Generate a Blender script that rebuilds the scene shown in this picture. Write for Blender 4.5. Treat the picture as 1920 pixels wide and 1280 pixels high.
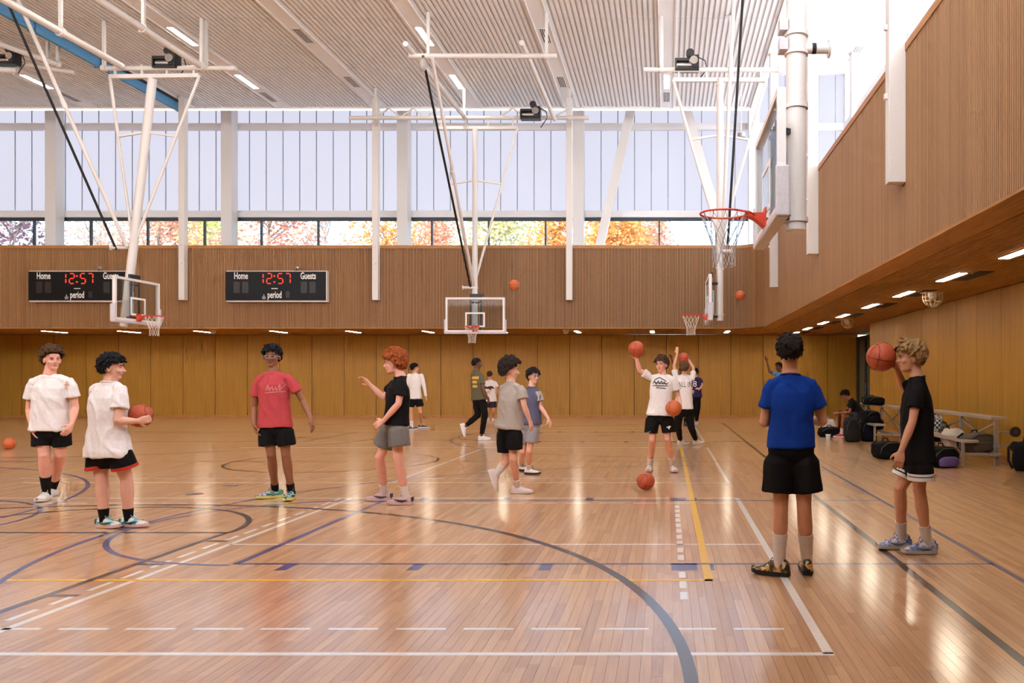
import bpy, bmesh, math, random
import numpy as np
from mathutils import Vector, Matrix, noise as mnoise

for _o in list(bpy.data.objects):
    bpy.data.objects.remove(_o)
scene = bpy.context.scene
COL = scene.collection
rnd = random.Random(7)

# ------------------------------------------------------------------ camera, sky, sun, exposure
F, CH, VX, VY = 1600.0, 1.45, 1250.0, 710.0      # focal length in pixels, eye height, vanishing point
cam_d = bpy.data.cameras.new('camera'); cam = bpy.data.objects.new('camera', cam_d); COL.objects.link(cam)
cam.location = (0, 0, CH); cam.rotation_euler = (math.pi / 2, 0, 0)
cam_d.sensor_width = 36.0; cam_d.lens = F / 1920 * 36
cam_d.shift_x = -(VX - 960) / 1920; cam_d.shift_y = (VY - 640) / 1920
cam_d.clip_start = 0.05; cam_d.clip_end = 400
scene.camera = cam
try:
    scene.cycles.use_denoising = True
    scene.cycles.use_adaptive_sampling = True
    scene.cycles.adaptive_threshold = 0.13
    scene.cycles.adaptive_min_samples = 12
    scene.cycles.max_bounces = 4
    scene.cycles.diffuse_bounces = 3
    scene.cycles.glossy_bounces = 2
    scene.cycles.transmission_bounces = 2
    scene.cycles.transparent_max_bounces = 8
    scene.cycles.caustics_reflective = False
    scene.cycles.caustics_refractive = False
    scene.cycles.sample_clamp_indirect = 6
except Exception:
    pass
world = bpy.data.worlds.new('world'); scene.world = world; world.use_nodes = True
wn = world.node_tree.nodes; wl = world.node_tree.links
sky = wn.new('ShaderNodeTexSky'); sky.sky_type = 'NISHITA'; sky.sun_disc = False
sky.sun_elevation = math.radians(38); sky.sun_rotation = math.radians(200); sky.dust_density = 2.5; sky.air_density = 1.0
wn['Background'].inputs['Strength'].default_value = .8
wl.new(sky.outputs[0], wn['Background'].inputs['Color'])
sun_d = bpy.data.lights.new('sun', 'SUN'); sun_d.energy = 2.6; sun_d.angle = math.radians(1); sun_d.color = (1, .95, .86)
sun = bpy.data.objects.new('sun', sun_d); COL.objects.link(sun)
sun.rotation_euler = (math.radians(50), 0, math.radians(-35))
scene.view_settings.view_transform = 'Standard'
scene.view_settings.look = 'None'
scene.view_settings.gamma = 1.0
scene.view_settings.use_curve_mapping = False
scene.view_settings.exposure = 0.22
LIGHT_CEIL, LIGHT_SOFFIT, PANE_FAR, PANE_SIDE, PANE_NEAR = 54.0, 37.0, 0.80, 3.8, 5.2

# ------------------------------------------------------------------ helpers
def W(px, py, Y):                     # photo pixel at a known distance -> point in the hall
    return Vector(((px - VX) * Y / F, Y, CH + (VY - py) * Y / F))
def FLR(px, py):                      # photo pixel on the floor
    return Vector(((px - VX) * CH / (py - VY), F * CH / (py - VY), 0))
def lin(c):
    r = []
    for v in c[:3]:
        v /= 255.0
        r.append(v / 12.92 if v <= .04045 else ((v + .055) / 1.055) ** 2.4)
    return (*r, 1.0)
MATS = {}
def mat(name, rgb=(200, 200, 200), rough=.5, metal=0, var=.06, vscale=30, stretch=(1, 1, 1), bump=0, spec=.5, emit=None, coat=0, sheen=0, sss=0, alpha=1):
    if name in MATS: return MATS[name]
    m = bpy.data.materials.new(name); m.use_nodes = True; MATS[name] = m
    N, L = m.node_tree.nodes, m.node_tree.links
    b = N['Principled BSDF']; c = lin(rgb)
    b.inputs['Roughness'].default_value = rough; b.inputs['Metallic'].default_value = metal
    b.inputs['Specular IOR Level'].default_value = spec
    b.inputs['Coat Weight'].default_value = coat; b.inputs['Coat Roughness'].default_value = .15
    b.inputs['Sheen Weight'].default_value = sheen
    if sss:
        b.inputs['Subsurface Weight'].default_value = sss; b.inputs['Subsurface Radius'].default_value = (.012, .005, .003); b.inputs['Subsurface Scale'].default_value = 1
    tc = N.new('ShaderNodeTexCoord'); mp = N.new('ShaderNodeMapping'); nz = N.new('ShaderNodeTexNoise')
    mp.inputs['Scale'].default_value = stretch; nz.inputs['Scale'].default_value = vscale; nz.inputs['Detail'].default_value = 3
    L.new(tc.outputs['Object'], mp.inputs[0]); L.new(mp.outputs[0], nz.inputs['Vector'])
    mr = N.new('ShaderNodeMapRange'); mr.inputs['From Min'].default_value = .3; mr.inputs['From Max'].default_value = .7
    mr.inputs['To Min'].default_value = 1 - var; mr.inputs['To Max'].default_value = 1 + var
    L.new(nz.outputs['Fac'], mr.inputs['Value'])
    mx = N.new('ShaderNodeMix'); mx.data_type = 'RGBA'; mx.blend_type = 'MULTIPLY'; mx.inputs['Factor'].default_value = 1
    mx.inputs['A'].default_value = c; L.new(mr.outputs[0], mx.inputs['B']); L.new(mx.outputs['Result'], b.inputs['Base Color'])
    if bump:
        bp = N.new('ShaderNodeBump'); bp.inputs['Strength'].default_value = bump; bp.inputs['Distance'].default_value = .01
        L.new(nz.outputs['Fac'], bp.inputs['Height']); L.new(bp.outputs[0], b.inputs['Normal'])
    if emit:
        b.inputs['Emission Color'].default_value = lin(emit[0]); b.inputs['Emission Strength'].default_value = emit[1]
    if alpha < 1: b.inputs['Alpha'].default_value = alpha
    return m
def emat(name, rgb, strength):
    m = bpy.data.materials.new(name); m.use_nodes = True; N, L = m.node_tree.nodes, m.node_tree.links
    N.remove(N['Principled BSDF']); e = N.new('ShaderNodeEmission'); e.inputs['Color'].default_value = lin(rgb); e.inputs['Strength'].default_value = strength
    L.new(e.outputs[0], N['Material Output'].inputs[0]); MATS[name] = m; return m
def glassmat(name, tint=(250, 252, 255), refl=1.0):
    m = bpy.data.materials.new(name); m.use_nodes = True; N, L = m.node_tree.nodes, m.node_tree.links
    N.remove(N['Principled BSDF']); t = N.new('ShaderNodeBsdfTransparent'); t.inputs[0].default_value = lin(tint)
    g = N.new('ShaderNodeBsdfGlossy'); g.inputs['Roughness'].default_value = .03
    fr = N.new('ShaderNodeFresnel'); fr.inputs[0].default_value = 1.45
    mu = N.new('ShaderNodeMath'); mu.operation = 'MULTIPLY'; mu.inputs[1].default_value = refl; L.new(fr.outputs[0], mu.inputs[0])
    mx = N.new('ShaderNodeMixShader'); L.new(mu.outputs[0], mx.inputs[0]); L.new(t.outputs[0], mx.inputs[1]); L.new(g.outputs[0], mx.inputs[2])
    L.new(mx.outputs[0], N['Material Output'].inputs[0]); MATS[name] = m; return m

def base_of(o):
    v = Vector((0, 0, 0))
    while o is not None:
        v = v + o.location; o = o.parent
    return v
def link_mesh(name, me, m, parent=None, smooth=False, base=None):
    o = bpy.data.objects.new(name, me); COL.objects.link(o)
    if parent is not None: o.parent = parent
    for mm in (m if isinstance(m, (list, tuple)) else [m]): me.materials.append(mm)
    if smooth:
        me.polygons.foreach_set('use_smooth', np.ones(len(me.polygons), dtype=bool))
        if smooth == 'auto':
            try: me.set_sharp_from_angle(angle=math.radians(40))
            except Exception: pass
    return o
def perp(d):
    d = d.normalized(); a = Vector((0, 0, 1)) if abs(d.z) < .9 else Vector((0, 1, 0))
    u = d.cross(a).normalized(); return u, u.cross(d).normalized()
class MB:
    def __init__(s): s.v = []; s.f = []; s.mi = []; s.cur = 0
    def _f(s, idx): s.f.append(idx); s.mi.append(s.cur)
    def quad(s, a, b, c, d):
        n = len(s.v); s.v += [tuple(a), tuple(b), tuple(c), tuple(d)]; s._f((n, n + 1, n + 2, n + 3)); return s
    def box(s, x0, x1, y0, y1, z0, z1, M=None):
        n = len(s.v); P = [(x0, y0, z0), (x1, y0, z0), (x1, y1, z0), (x0, y1, z0), (x0, y0, z1), (x1, y0, z1), (x1, y1, z1), (x0, y1, z1)]
        s.v += [tuple(M @ Vector(p)) for p in P] if M else P
        for q in ((3, 2, 1, 0), (4, 5, 6, 7), (0, 1, 5, 4), (1, 2, 6, 5), (2, 3, 7, 6), (3, 0, 4, 7)): s._f(tuple(n + i for i in q))
        return s
    def bar(s, p, q, w, h=None, up=None):          # square bar from p to q
        p, q = Vector(p), Vector(q); d = q - p; h = h or w
        if up is not None:
            v = Vector(up); u = d.cross(v).normalized(); v = u.cross(d).normalized()
        else: u, v = perp(d)
        return s.loft([[c + u * a * w / 2 + v * b * h / 2 for a, b in ((-1, -1), (1, -1), (1, 1), (-1, 1))] for c in (p, q)])
    def loft(s, rings, cap=True, closed=False):
        n0 = len(s.v); k = len(rings[0]); m = len(rings)
        for r in rings: s.v += [tuple(p) for p in r]
        for i in range(m if closed else m - 1):
            a, b = n0 + i * k, n0 + ((i + 1) % m) * k
            for j in range(k): s._f((a + j, a + (j + 1) % k, b + (j + 1) % k, b + j))
        if cap and not closed:
            s._f(tuple(n0 + j for j in reversed(range(k)))); s._f(tuple(n0 + (m - 1) * k + j for j in range(k)))
        return s
    def tube(s, pts, r, n=8, cap=True, closed=False, ends=False):
        pts = [Vector(p) for p in pts]; R = list(r) if isinstance(r, (list, tuple)) else [r] * len(pts)
        rings = []; u = None; m = len(pts)
        if ends:      # rounded ends
            d0 = (pts[0] - pts[1]).normalized(); d1 = (pts[-1] - pts[-2]).normalized()
            pts = [pts[0] + d0 * R[0] * .95, pts[0] + d0 * R[0] * .6] + pts + [pts[-1] + d1 * R[-1] * .6, pts[-1] + d1 * R[-1] * .95]
            R = [R[0] * .25, R[0] * .78] + R + [R[-1] * .78, R[-1] * .25]; m = len(pts)
        for i, p in enumerate(pts):
            if closed: d = pts[(i + 1) % m] - pts[i - 1]
            else: d = pts[min(i + 1, m - 1)] - pts[max(i - 1, 0)]
            if d.length < 1e-9: d = Vector((0, 0, 1))
            d.normalize()
            if u is None: u, w = perp(d)
            else:
                u = u - d * u.dot(d)
                if u.length < 1e-6: u, w = perp(d)
                u.normalize()
            w = u.cross(d)
            rings.append([p + (u * math.cos(t) + w * math.sin(t)) * R[i] for t in [2 * math.pi * j / n for j in range(n)]])
        return s.loft(rings, cap, closed)
    def cyl(s, p, q, r, n=12, r2=None): return s.tube([p, q], [r, r if r2 is None else r2], n)
    def ball(s, c, r, M=None, nu=12, nv=8):        # r may be a 3-vector; M a 3x3 orientation
        c = Vector(c); r = Vector(r) if isinstance(r, (list, tuple, Vector)) else Vector((r, r, r))
        rings = []
        for i in range(1, nv):
            th = math.pi * i / nv; ring = []
            for j in range(nu):
                ph = 2 * math.pi * j / nu
                p = Vector((r.x * math.sin(th) * math.cos(ph), r.y * math.sin(th) * math.sin(ph), -r.z * math.cos(th)))
                ring.append(c + (M @ p if M else p))
            rings.append(ring)
        n0 = len(s.v); s.loft(rings, cap=False)
        b = len(s.v); bot = Vector((0, 0, -r.z)); top = Vector((0, 0, r.z))
        s.v += [tuple(c + (M @ bot if M else bot)), tuple(c + (M @ top if M else top))]
        last = n0 + (nv - 2) * nu
        for j in range(nu):
            s._f((b, n0 + (j + 1) % nu, n0 + j)); s._f((b + 1, last + j, last + (j + 1) % nu))
        return s
    def mesh(s, name, base=None):
        me = bpy.data.meshes.new(name)
        v = s.v if base is None else [(p[0] - base[0], p[1] - base[1], p[2] - base[2]) for p in s.v]
        me.from_pydata(v, [], s.f)
        if any(s.mi): me.polygons.foreach_set('material_index', s.mi)
        me.update(); return me
    def build(s, name, m, parent=None, smooth=False, kind=None, bevel=0, origin=None):
        base = base_of(parent) if parent is not None else None
        if origin is not None: base = Vector(origin)
        o = link_mesh(name, s.mesh(name, base), m, parent, smooth)
        if origin is not None and parent is None: o.location = origin
        if kind: o['kind'] = kind
        if bevel:
            b = o.modifiers.new('bevel', 'BEVEL'); b.width = bevel; b.segments = 2; b.limit_method = 'ANGLE'
        return o
def tag(o, label=None, cat=None, group=None, kind=None):
    if label: o['label'] = label
    if cat: o['category'] = cat
    if group: o['group'] = group
    if kind: o['kind'] = kind
    return o
def thing(name, loc, label, cat, group=None):
    o = bpy.data.objects.new(name, None); COL.objects.link(o); o.location = loc; o.empty_display_size = .2
    return tag(o, label, cat, group)
def inst(name, me, parent, loc):
    o = bpy.data.objects.new(name, me); COL.objects.link(o); o.location = loc
    if parent is not None: o.parent = parent; o.location = Vector(loc) - base_of(parent)
    return o
def text_mesh(txt, size, font_scale=(1, 1), extrude=.001, bold=0):
    cu = bpy.data.curves.new('t', 'FONT'); cu.body = txt; cu.size = size; cu.offset = bold; cu.extrude = extrude; cu.align_x = 'CENTER'; cu.align_y = 'CENTER'; cu.resolution_u = 3
    o = bpy.data.objects.new('t', cu); COL.objects.link(o)
    dg = bpy.context.evaluated_depsgraph_get(); me = bpy.data.meshes.new_from_object(o.evaluated_get(dg))
    bpy.data.objects.remove(o)
    co = np.empty(len(me.vertices) * 3); me.vertices.foreach_get('co', co); co = co.reshape(-1, 3); co[:, 0] *= font_scale[0]; co[:, 1] *= font_scale[1]
    me.vertices.foreach_set('co', co.ravel()); me.update(); return me
def text_on(txt, size, center, right, up, m, name, parent, fs=(1, 1), extrude=.002, bold=0):
    me = text_mesh(txt, size, fs, extrude, bold); R, U = Vector(right).normalized(), Vector(up).normalized(); Nn = R.cross(U)
    M = Matrix((R, U, Nn)).transposed().to_4x4(); M.translation = Vector(center) - (base_of(parent) if parent else Vector())
    me.transform(M); return link_mesh(name, me, m, parent)
# ------------------------------------------------------------------ dimensions of the hall (metres)
YB, YU = 31.8, 27.8            # far lower wall, far slatted upper wall
XR, XU = 6.03, 3.1             # right lower wall, right slatted upper wall
ZS, ZT, ZC, ZH = 3.10, 5.80, 10.53, 12.5   # soffit, top of slats, ceiling, clerestory ceiling
YC, XC = 28.6, 2.95            # ceiling edges
YF, XF = 31.1, 6.6             # clerestory glazing planes
XL = -30.0                     # left end of the hall
YM = 14.97                     # centre line of the courts (hall is symmetric about it)
mir = lambda y: 2 * YM - y
CR = 1.0                       # rounded corner of the slatted wall

# ------------------------------------------------------------------ wood and paint
def wood(name, c1, c2, rough, scale=(40, 40, 1.2), grooves=None, island=False, coat=0.0, spec=.5, var=.2, bump=.05, amt=.5, off=0.0, grain=.32):
    m = bpy.data.materials.new(name); m.use_nodes = True; N, L = m.node_tree.nodes, m.node_tree.links; MATS[name] = m
    b = N['Principled BSDF']; b.inputs['Roughness'].default_value = rough; b.inputs['Coat Weight'].default_value = coat; b.inputs['Coat Roughness'].default_value = .17; b.inputs['Coat IOR'].default_value = 1.72
    b.inputs['Specular IOR Level'].default_value = spec
    tc = N.new('ShaderNodeTexCoord'); mp = N.new('ShaderNodeMapping'); mp.inputs['Scale'].default_value = scale
    nz = N.new('ShaderNodeTexNoise'); nz.inputs['Scale'].default_value = 1; nz.inputs['Detail'].default_value = 6; nz.inputs['Distortion'].default_value = .6
    L.new(tc.outputs['Object'], mp.inputs[0])
    vec = mp.outputs[0]
    ramp = N.new('ShaderNodeMix'); ramp.data_type = 'RGBA'; ramp.inputs['A'].default_value = lin(c1); ramp.inputs['B'].default_value = lin(c2)
    if island:
        ge = N.new('ShaderNodeNewGeometry'); oi = N.new('ShaderNodeObjectInfo'); ad = N.new('ShaderNodeMath'); ad.operation = 'ADD'
        fr = N.new('ShaderNodeMath'); fr.operation = 'FRACT'
        L.new(ge.outputs['Random Per Island'], ad.inputs[0]); L.new(oi.outputs['Random'], ad.inputs[1]); L.new(ad.outputs[0], fr.inputs[0])
        ofn = N.new('ShaderNodeVectorMath'); ofn.operation = 'SCALE'; ofn.inputs[0].default_value = (37, 91, 13); L.new(fr.outputs[0], ofn.inputs['Scale'])
        av = N.new('ShaderNodeVectorMath'); av.operation = 'ADD'; L.new(vec, av.inputs[0]); L.new(ofn.outputs[0], av.inputs[1]); vec = av.outputs[0]
    L.new(vec, nz.inputs['Vector'])
    mr = N.new('ShaderNodeMapRange'); mr.inputs['From Min'].default_value = .32; mr.inputs['From Max'].default_value = .68
    L.new(nz.outputs['Fac'], mr.inputs['Value'])
    if island:
        pw = N.new('ShaderNodeMath'); pw.operation = 'POWER'; pw.inputs[1].default_value = 1.5; L.new(fr.outputs[0], pw.inputs[0])
        ma = N.new('ShaderNodeMath'); ma.operation = 'MULTIPLY_ADD'; ma.inputs[1].default_value = grain; L.new(mr.outputs[0], ma.inputs[0])
        sc = N.new('ShaderNodeMath'); sc.operation = 'MULTIPLY_ADD'; sc.inputs[2].default_value = off; sc.inputs[1].default_value = amt; L.new(pw.outputs[0], sc.inputs[0]); L.new(sc.outputs[0], ma.inputs[2])
        L.new(ma.outputs[0], ramp.inputs['Factor'])
    else: L.new(mr.outputs[0], ramp.inputs['Factor'])
    L.new(ramp.outputs['Result'], b.inputs['Base Color'])
    if bump:
        bp = N.new('ShaderNodeBump'); bp.inputs['Strength'].default_value = bump; bp.inputs['Distance'].default_value = .004
        L.new(nz.outputs['Fac'], bp.inputs['Height']); L.new(bp.outputs[0], b.inputs['Normal'])
    return m
maple = wood('maple_floor', (219, 171, 120), (170, 116, 71), .45, (45, 2.2, 45), island=True, coat=1.0, spec=.5, bump=.02)
maple_far = wood('maple_floor_far', (219, 171, 120), (170, 116, 71), .45, (14, .9, 14), island=True, coat=1.0, spec=.5, bump=0, amt=.14, off=.2, grain=.2)
gold = wood('golden_panel', (180, 134, 46), (158, 112, 32), .5, (26, 26, .7), bump=.03)
slatm = wood('slat_wood', (180, 136, 92), (152, 108, 68), .55, (30, 30, 1.0), island=True, bump=.04)
slatback = mat('slat_backing', (58, 32, 16), .8)
capm = wood('cap_wood', (190, 132, 74), (166, 108, 54), .5, (3, 3, 30), bump=.03)
soffm = wood('soffit_wood', (188, 134, 66), (158, 106, 48), .55, (20, 1, 20), bump=.03)
soffdark = mat('soffit_backing', (70, 40, 16), .8)
white = mat('white_paint', (232, 228, 226), .5, var=.02)
steel = mat('white_steel', (226, 220, 214), .4, var=.02)
ceilm = mat('ceiling_rib_white', (247, 246, 246), .6, var=.02, vscale=3)
ceilback = mat('ceiling_backing', (222, 220, 219), .8, var=.03)
stripm = mat('ceiling_strip_white', (250, 249, 248), .5, var=.02)
darkframe = mat('window_frame_dark', (58, 64, 70), .45)
blackm = mat('black_paint', (18, 18, 20), .5)
emC = emat('ceiling_light_glow', (255, 247, 238), LIGHT_CEIL)
emS = emat('soffit_light_glow', (255, 240, 214), LIGHT_SOFFIT)
emEdge = emat('edge_light_glow', (255, 248, 238), 2.2)
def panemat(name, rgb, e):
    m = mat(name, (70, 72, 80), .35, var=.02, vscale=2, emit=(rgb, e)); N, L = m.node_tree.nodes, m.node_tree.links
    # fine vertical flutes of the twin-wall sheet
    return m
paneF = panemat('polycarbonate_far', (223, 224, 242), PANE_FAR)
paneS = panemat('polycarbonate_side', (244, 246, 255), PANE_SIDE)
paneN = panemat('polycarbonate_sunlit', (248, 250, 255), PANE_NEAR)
clear = glassmat('clear_glass', (246, 250, 252), .8)

# ------------------------------------------------------------------ floor of maple strips
floor = MB().box(XL, 7.6, -2.2, YB + .3, -.12, -.012).build('floor', maple, kind='structure')
PW, GAP, PT = .057, .0012, .012
planks = []
fr = random.Random(11)
for i in range(int((7.6 - XL) / PW)):
    x0 = XL + i * PW; x1 = x0 + PW - GAP
    y = 2.0 - fr.random() * 1.2
    while y < YB:
        ln = fr.choice((.45, .6, .75, .9, 1.1, 1.3, 1.5)) * (.9 + .2 * fr.random()); y1 = min(y + ln, YB)
        ym = y1
        gg = 0 if y < 9 else GAP; ge_ = .0004 if y < 9 else 0
        if -.79 * ym - 2.5 < x0 < .43 * ym + 2.5 and x0 < 7.5: planks.append((x0, x1 + gg, y + ge_, y1 - ge_))
        y = y1
def vis(p):
    c = (p[1] - .0, max(p[3], .1)); x = (p[0] + p[1]) / 2; ye = p[3] - .15
    return ye > 4.1 and -.775 * ye < x < .415 * ye
near = sorted([p for p in planks if vis(p)], key=lambda p: (p[2] + p[3]))[:300]
ns = set(near)
unit = {}
for x0, x1, y0, y1 in near:
    k = round((y1 - y0) / .05)
    if k not in unit:
        me = MB().box(0, PW - GAP, 0, 1, -PT, 0).mesh('plank'); me.materials.append(maple); unit[k] = me
    o = inst('plank', unit[k], floor, (x0, y0, 0)); o.scale = (1, y1 - y0, 1)
P = np.array([p for p in planks if p not in ns]); n = len(P)
V = np.zeros((n, 8, 3)); V[:, [0, 3, 4, 7], 0] = P[:, 0:1]; V[:, [1, 2, 5, 6], 0] = P[:, 1:2]; V[:, [0, 1, 4, 5], 1] = P[:, 2:3]; V[:, [2, 3, 6, 7], 1] = P[:, 3:4]; V[:, :4, 2] = -PT
FQ = np.array([(4, 5, 6, 7), (0, 1, 5, 4), (1, 2, 6, 5), (2, 3, 7, 6), (3, 0, 4, 7)])
FA = FQ[None] + 8 * np.arange(n)[:, None, None]; nr_ = P[:, 2] < 9
me = bpy.data.meshes.new('plank_field'); me.from_pydata(V.reshape(-1, 3).tolist(), [], FA[nr_].reshape(-1, 4).tolist() + FA[~nr_][:, 0].tolist())
o = link_mesh('plank_field', me, [maple, maple_far], floor); o['kind'] = 'stuff'
far_ = np.concatenate([np.zeros(int(nr_.sum()) * 5), (P[~nr_][:, 2] > 15.5) * 1]).astype(np.int32); me.polygons.foreach_set('material_index', far_); me.update()

# ------------------------------------------------------------------ painted court lines
ZP = .0006
lw = mat('line_paint_white', (250, 244, 236), .3, coat=1); lb = mat('line_paint_blue', (58, 72, 132), .3, coat=1)
lk = mat('line_paint_black', (30, 22, 18), .3, coat=.8); ly = mat('line_paint_yellow', (242, 184, 18), .3, coat=.4)
lv = {'w': lw, 'b': lb, 'k': lk, 'y': ly}
PRI = {'w': 0, 'y': 1, 'b': 2, 'k': 3}
def rectline(c, x0, x1, y0, y1, both=True):
    z = ZP + PRI[c] * .00015
    for (a, b) in ([(y0, y1), (mir(y1), mir(y0))] if both else [(y0, y1)]):
        MB().quad((x0, a, z), (x1, a, z), (x1, b, z), (x0, b, z)).build('court_line', lv[c], floor)
def hline(c, y, x0, x1, w=.05, both=True): rectline(c, x0, x1, y - w / 2, y + w / 2, both)
def vline(c, x, y0, y1, w=.05, both=True): rectline(c, x - w / 2, x + w / 2, y0, y1, both)
def arc(c, cx, cy, r, a0, a1, w=.05, both=True):
    z = ZP + PRI[c] * .00015
    for sgn in ((1, -1) if both else (1,)):
        n = max(12, int(abs(a1 - a0) * r * 6)); m = MB(); cyy = cy if sgn > 0 else mir(cy)
        for i in range(n):
            t0, t1 = a0 + (a1 - a0) * i / n, a0 + (a1 - a0) * (i + 1) / n
            p = [(cx + rr * math.cos(t), cyy + sgn * rr * math.sin(t), z) for rr, t in ((r - w / 2, t0), (r + w / 2, t0), (r + w / 2, t1), (r - w / 2, t1))]
            m.quad(*(p if sgn > 0 else p[::-1]))
        m.build('court_arc', lv[c], floor)
PI = math.pi
vline('k', 1.83, 2.0, YM, .06); vline('b', 2.56, 2.0, 14.1, .05, both=False)
hline('b', 6.69, -3.4, 2.56); hline('b', 10.18, -3.4, 2.56); vline('b', -3.37, 6.69, 10.18, .06)
arc('b', -3.4, 8.43, 1.79, PI / 2, 3 * PI / 2); arc('b', .57, 8.43, 5.82, PI * .5, PI * 1.5)
arc('b', -8.4, 8.43, 1.79, -PI / 2, PI / 2); arc('b', -12.75, 8.43, 5.82, -PI * .5, PI * .5)
hline('b', 6.69, -14.5, -8.4); hline('b', 10.18, -14.5, -8.4); vline('b', -8.4, 6.69, 10.18)
for xx in (-2.93, -1.93, -.93):
    rectline('b', xx - .045, xx + .045, 6.46, 6.68); rectline('b', xx - .045, xx + .045, 10.19, 10.41)
rectline('b', .035, .235, 6.46, 6.70); rectline('b', .035, .235, 10.17, 10.41)
rectline('b', .335, .365, 6.46, 6.68); rectline('b', .335, .365, 10.19, 10.41)
arc('k', -5.75, 3.95, 5.87, 0, PI, .07); vline('k', -4.15, 2.2, 8.05, .06); vline('k', -7.3, 2.2, 8.05, .06); hline('k', 8.05, -7.33, -4.12, .06)
arc('k', -5.72, 8.05, 1.6, 0, PI, .06); hline('k', YM, -13.3, 1.83, .05, both=False); arc('k', -5.82, YM, 1.75, 0, 2 * PI, .05, both=False)
for yy in (7.63, 6.67, 5.71, 4.8): rectline('k', -4.12, -3.93, yy - .03, yy + .03)
vline('w', .855, 4.5, 10.38, .055); hline('w', 4.5, -9, .88, .05); vline('w', -3.83, 2.0, 10.4, .05); hline('w', 10.38, -9, .88, .045)
vline('w', .86, 11.9, 14.9, .05); hline('w', 11.9, -9, .88, .045); hline('w', 7.48, -3.83, .855, .035); vline('w', -3.83, 11.9, 14.9, .05)
for i in range(26):
    x0 = .68 - i * .392
    hline('w', 4.95, x0 - .29, x0, .035)
    hline('w', 9.96, x0 - .29, x0, .035); hline('w', 12.42, x0 - .29, x0, .035)
for i in range(22): vline('w', -3.96, 2.6 + i * .36, 2.85 + i * .36, .04)
for i in range(15): rectline('w', .09, .14, 10.08 - i * .305 - .2, 10.08 - i * .305)
vline('y', .305, 6.12, YM, .062); hline('y', 6.15, -9, .33, .055); hline('y', 11.96, -9, .25, .03)

# ------------------------------------------------------------------ lower walls of golden panels
def panel_wall(name, axis, pos, a0, a1, z1, facing, step=1.2, shift=0):
    w = MB()
    if axis == 'y': w.box(a0, a1, pos, pos + .2, 0, z1)
    else: w.box(pos, pos + .2, a0, a1, 0, z1)
    wo = w.build(name, slatback, kind='structure')
    me = (MB().box(0, step - .018, -.03, 0, .1, z1 - .02) if axis == 'y' else MB().box(-.03, 0, 0, step - .014, .1, z1 - .02)).mesh('panel'); me.materials.append(gold)
    a = a0 + shift
    while a < a1 - .05:
        sc = min(1, (a1 - a) / step)
        o = inst('panel', me, wo, (a, pos, 0) if axis == 'y' else (pos, a, 0)); o.scale = (sc, 1, 1) if axis == 'y' else (1, sc, 1)
        a += step
    return wo
wall_back = panel_wall('wall_back', 'y', YB, XL, 7.12, ZS, -1)
MB().box(XL, 7.1, YB - .045, YB - .03, 0, .1).build('baseboard_back', capm, kind='structure')
wall_right = panel_wall('wall_right', 'x', XR, -2.0, 25.2, ZS, -1, shift=.5)
MB().box(XR - .045, XR - .03, -2, 25.2, 0, .1).build('baseboard_right', capm, kind='structure')
MB().box(XR, 7.4, 25.0, 25.2, 0, ZS).box(7.3, 7.6, 25.2, 29.2, 0, ZS).build('wall_return', gold, kind='structure')
# dark glazed door at the end of the recess
d = MB().box(7.12, 7.3, 29.2, 31.8, 0, ZS - .1).build('door_1', darkframe, kind='structure')
m = MB()
for a, b in ((29.2, 29.35), (31.5, 31.8), (30.25, 30.4)): m.box(7.06, 7.12, a, b, 0, ZS - .1)
m.box(7.06, 7.12, 29.2, 31.8, ZS - .25, ZS - .1).box(7.06, 7.12, 29.2, 31.8, 0, .1).build('door_frame', mat('door_black', (20, 22, 24), .35), d)
for a, b in ((29.35, 30.25), (30.4, 31.5)): MB().box(7.09, 7.105, a, b, .1, ZS - .25).build('pane', mat('door_glass', (62, 78, 76), .06), d)
MB().box(7.0, 7.06, 30.2, 30.23, .9, 1.3).build('handle', mat('brushed_steel', (150, 150, 150), .3, 1), d)

# ------------------------------------------------------------------ slatted upper walls
def slats(name, pts, z0, z1, parent):
    m = MB()
    for p, nrm, wd in pts:
        t = Vector((-nrm.y, nrm.x, 0)); a = p - t * wd / 2; b = p + t * wd / 2; q = nrm * .028
        c = [a, b, b + q, a + q]
        n = len(m.v); m.v += [(v.x, v.y, z0) for v in c] + [(v.x, v.y, z1) for v in c]
        for f in ((0, 1, 5, 4), (1, 2, 6, 5), (2, 3, 7, 6), (3, 0, 4, 7), (0, 3, 2, 1), (4, 5, 6, 7)): m._f(tuple(n + i for i in f))
    return m.build(name, slatm, parent, kind='stuff')
SP = .05
wb = MB().box(XL, XU - CR, YU + .03, YU + .25, ZS, ZT).build('wall_upper_back', slatback, kind='structure')
slats('slats', [(Vector((x, YU + .03, 0)), Vector((0, -1, 0)), .030) for x in np.arange(XL, XU - CR, SP)], ZS + .0, ZT - .1, wb)
wr = MB().box(XU + .03, XU + .25, 2.2, YU - CR, ZS, ZT)
cc = Vector((XU - CR, YU - CR, 0)); na = 14
for i in range(na):
    a0, a1 = PI / 2 * i / na, PI / 2 * (i + 1) / na
    rings = []
    for a in (a0, a1):
        ii, oo = CR + .03, CR + .25
        rings.append([(cc.x + r * math.cos(a), cc.y + r * math.sin(a), z) for r, z in ((ii, ZS), (oo, ZS), (oo, ZT), (ii, ZT))])
    wr.loft(rings)
wr = wr.build('wall_upper_right', slatback, kind='structure')
pts = [(Vector((XU + .03, y, 0)), Vector((-1, 0, 0)), .030) for y in np.arange(2.2, YU - CR, SP)]
for a in np.arange(.02, PI / 2, SP / CR): pts.append((cc + Vector((math.cos(a), math.sin(a), 0)) * (CR + .03), Vector((-math.cos(a), -math.sin(a), 0)), .030))
slats('slats', pts, ZS, ZT - .1, wr)
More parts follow.
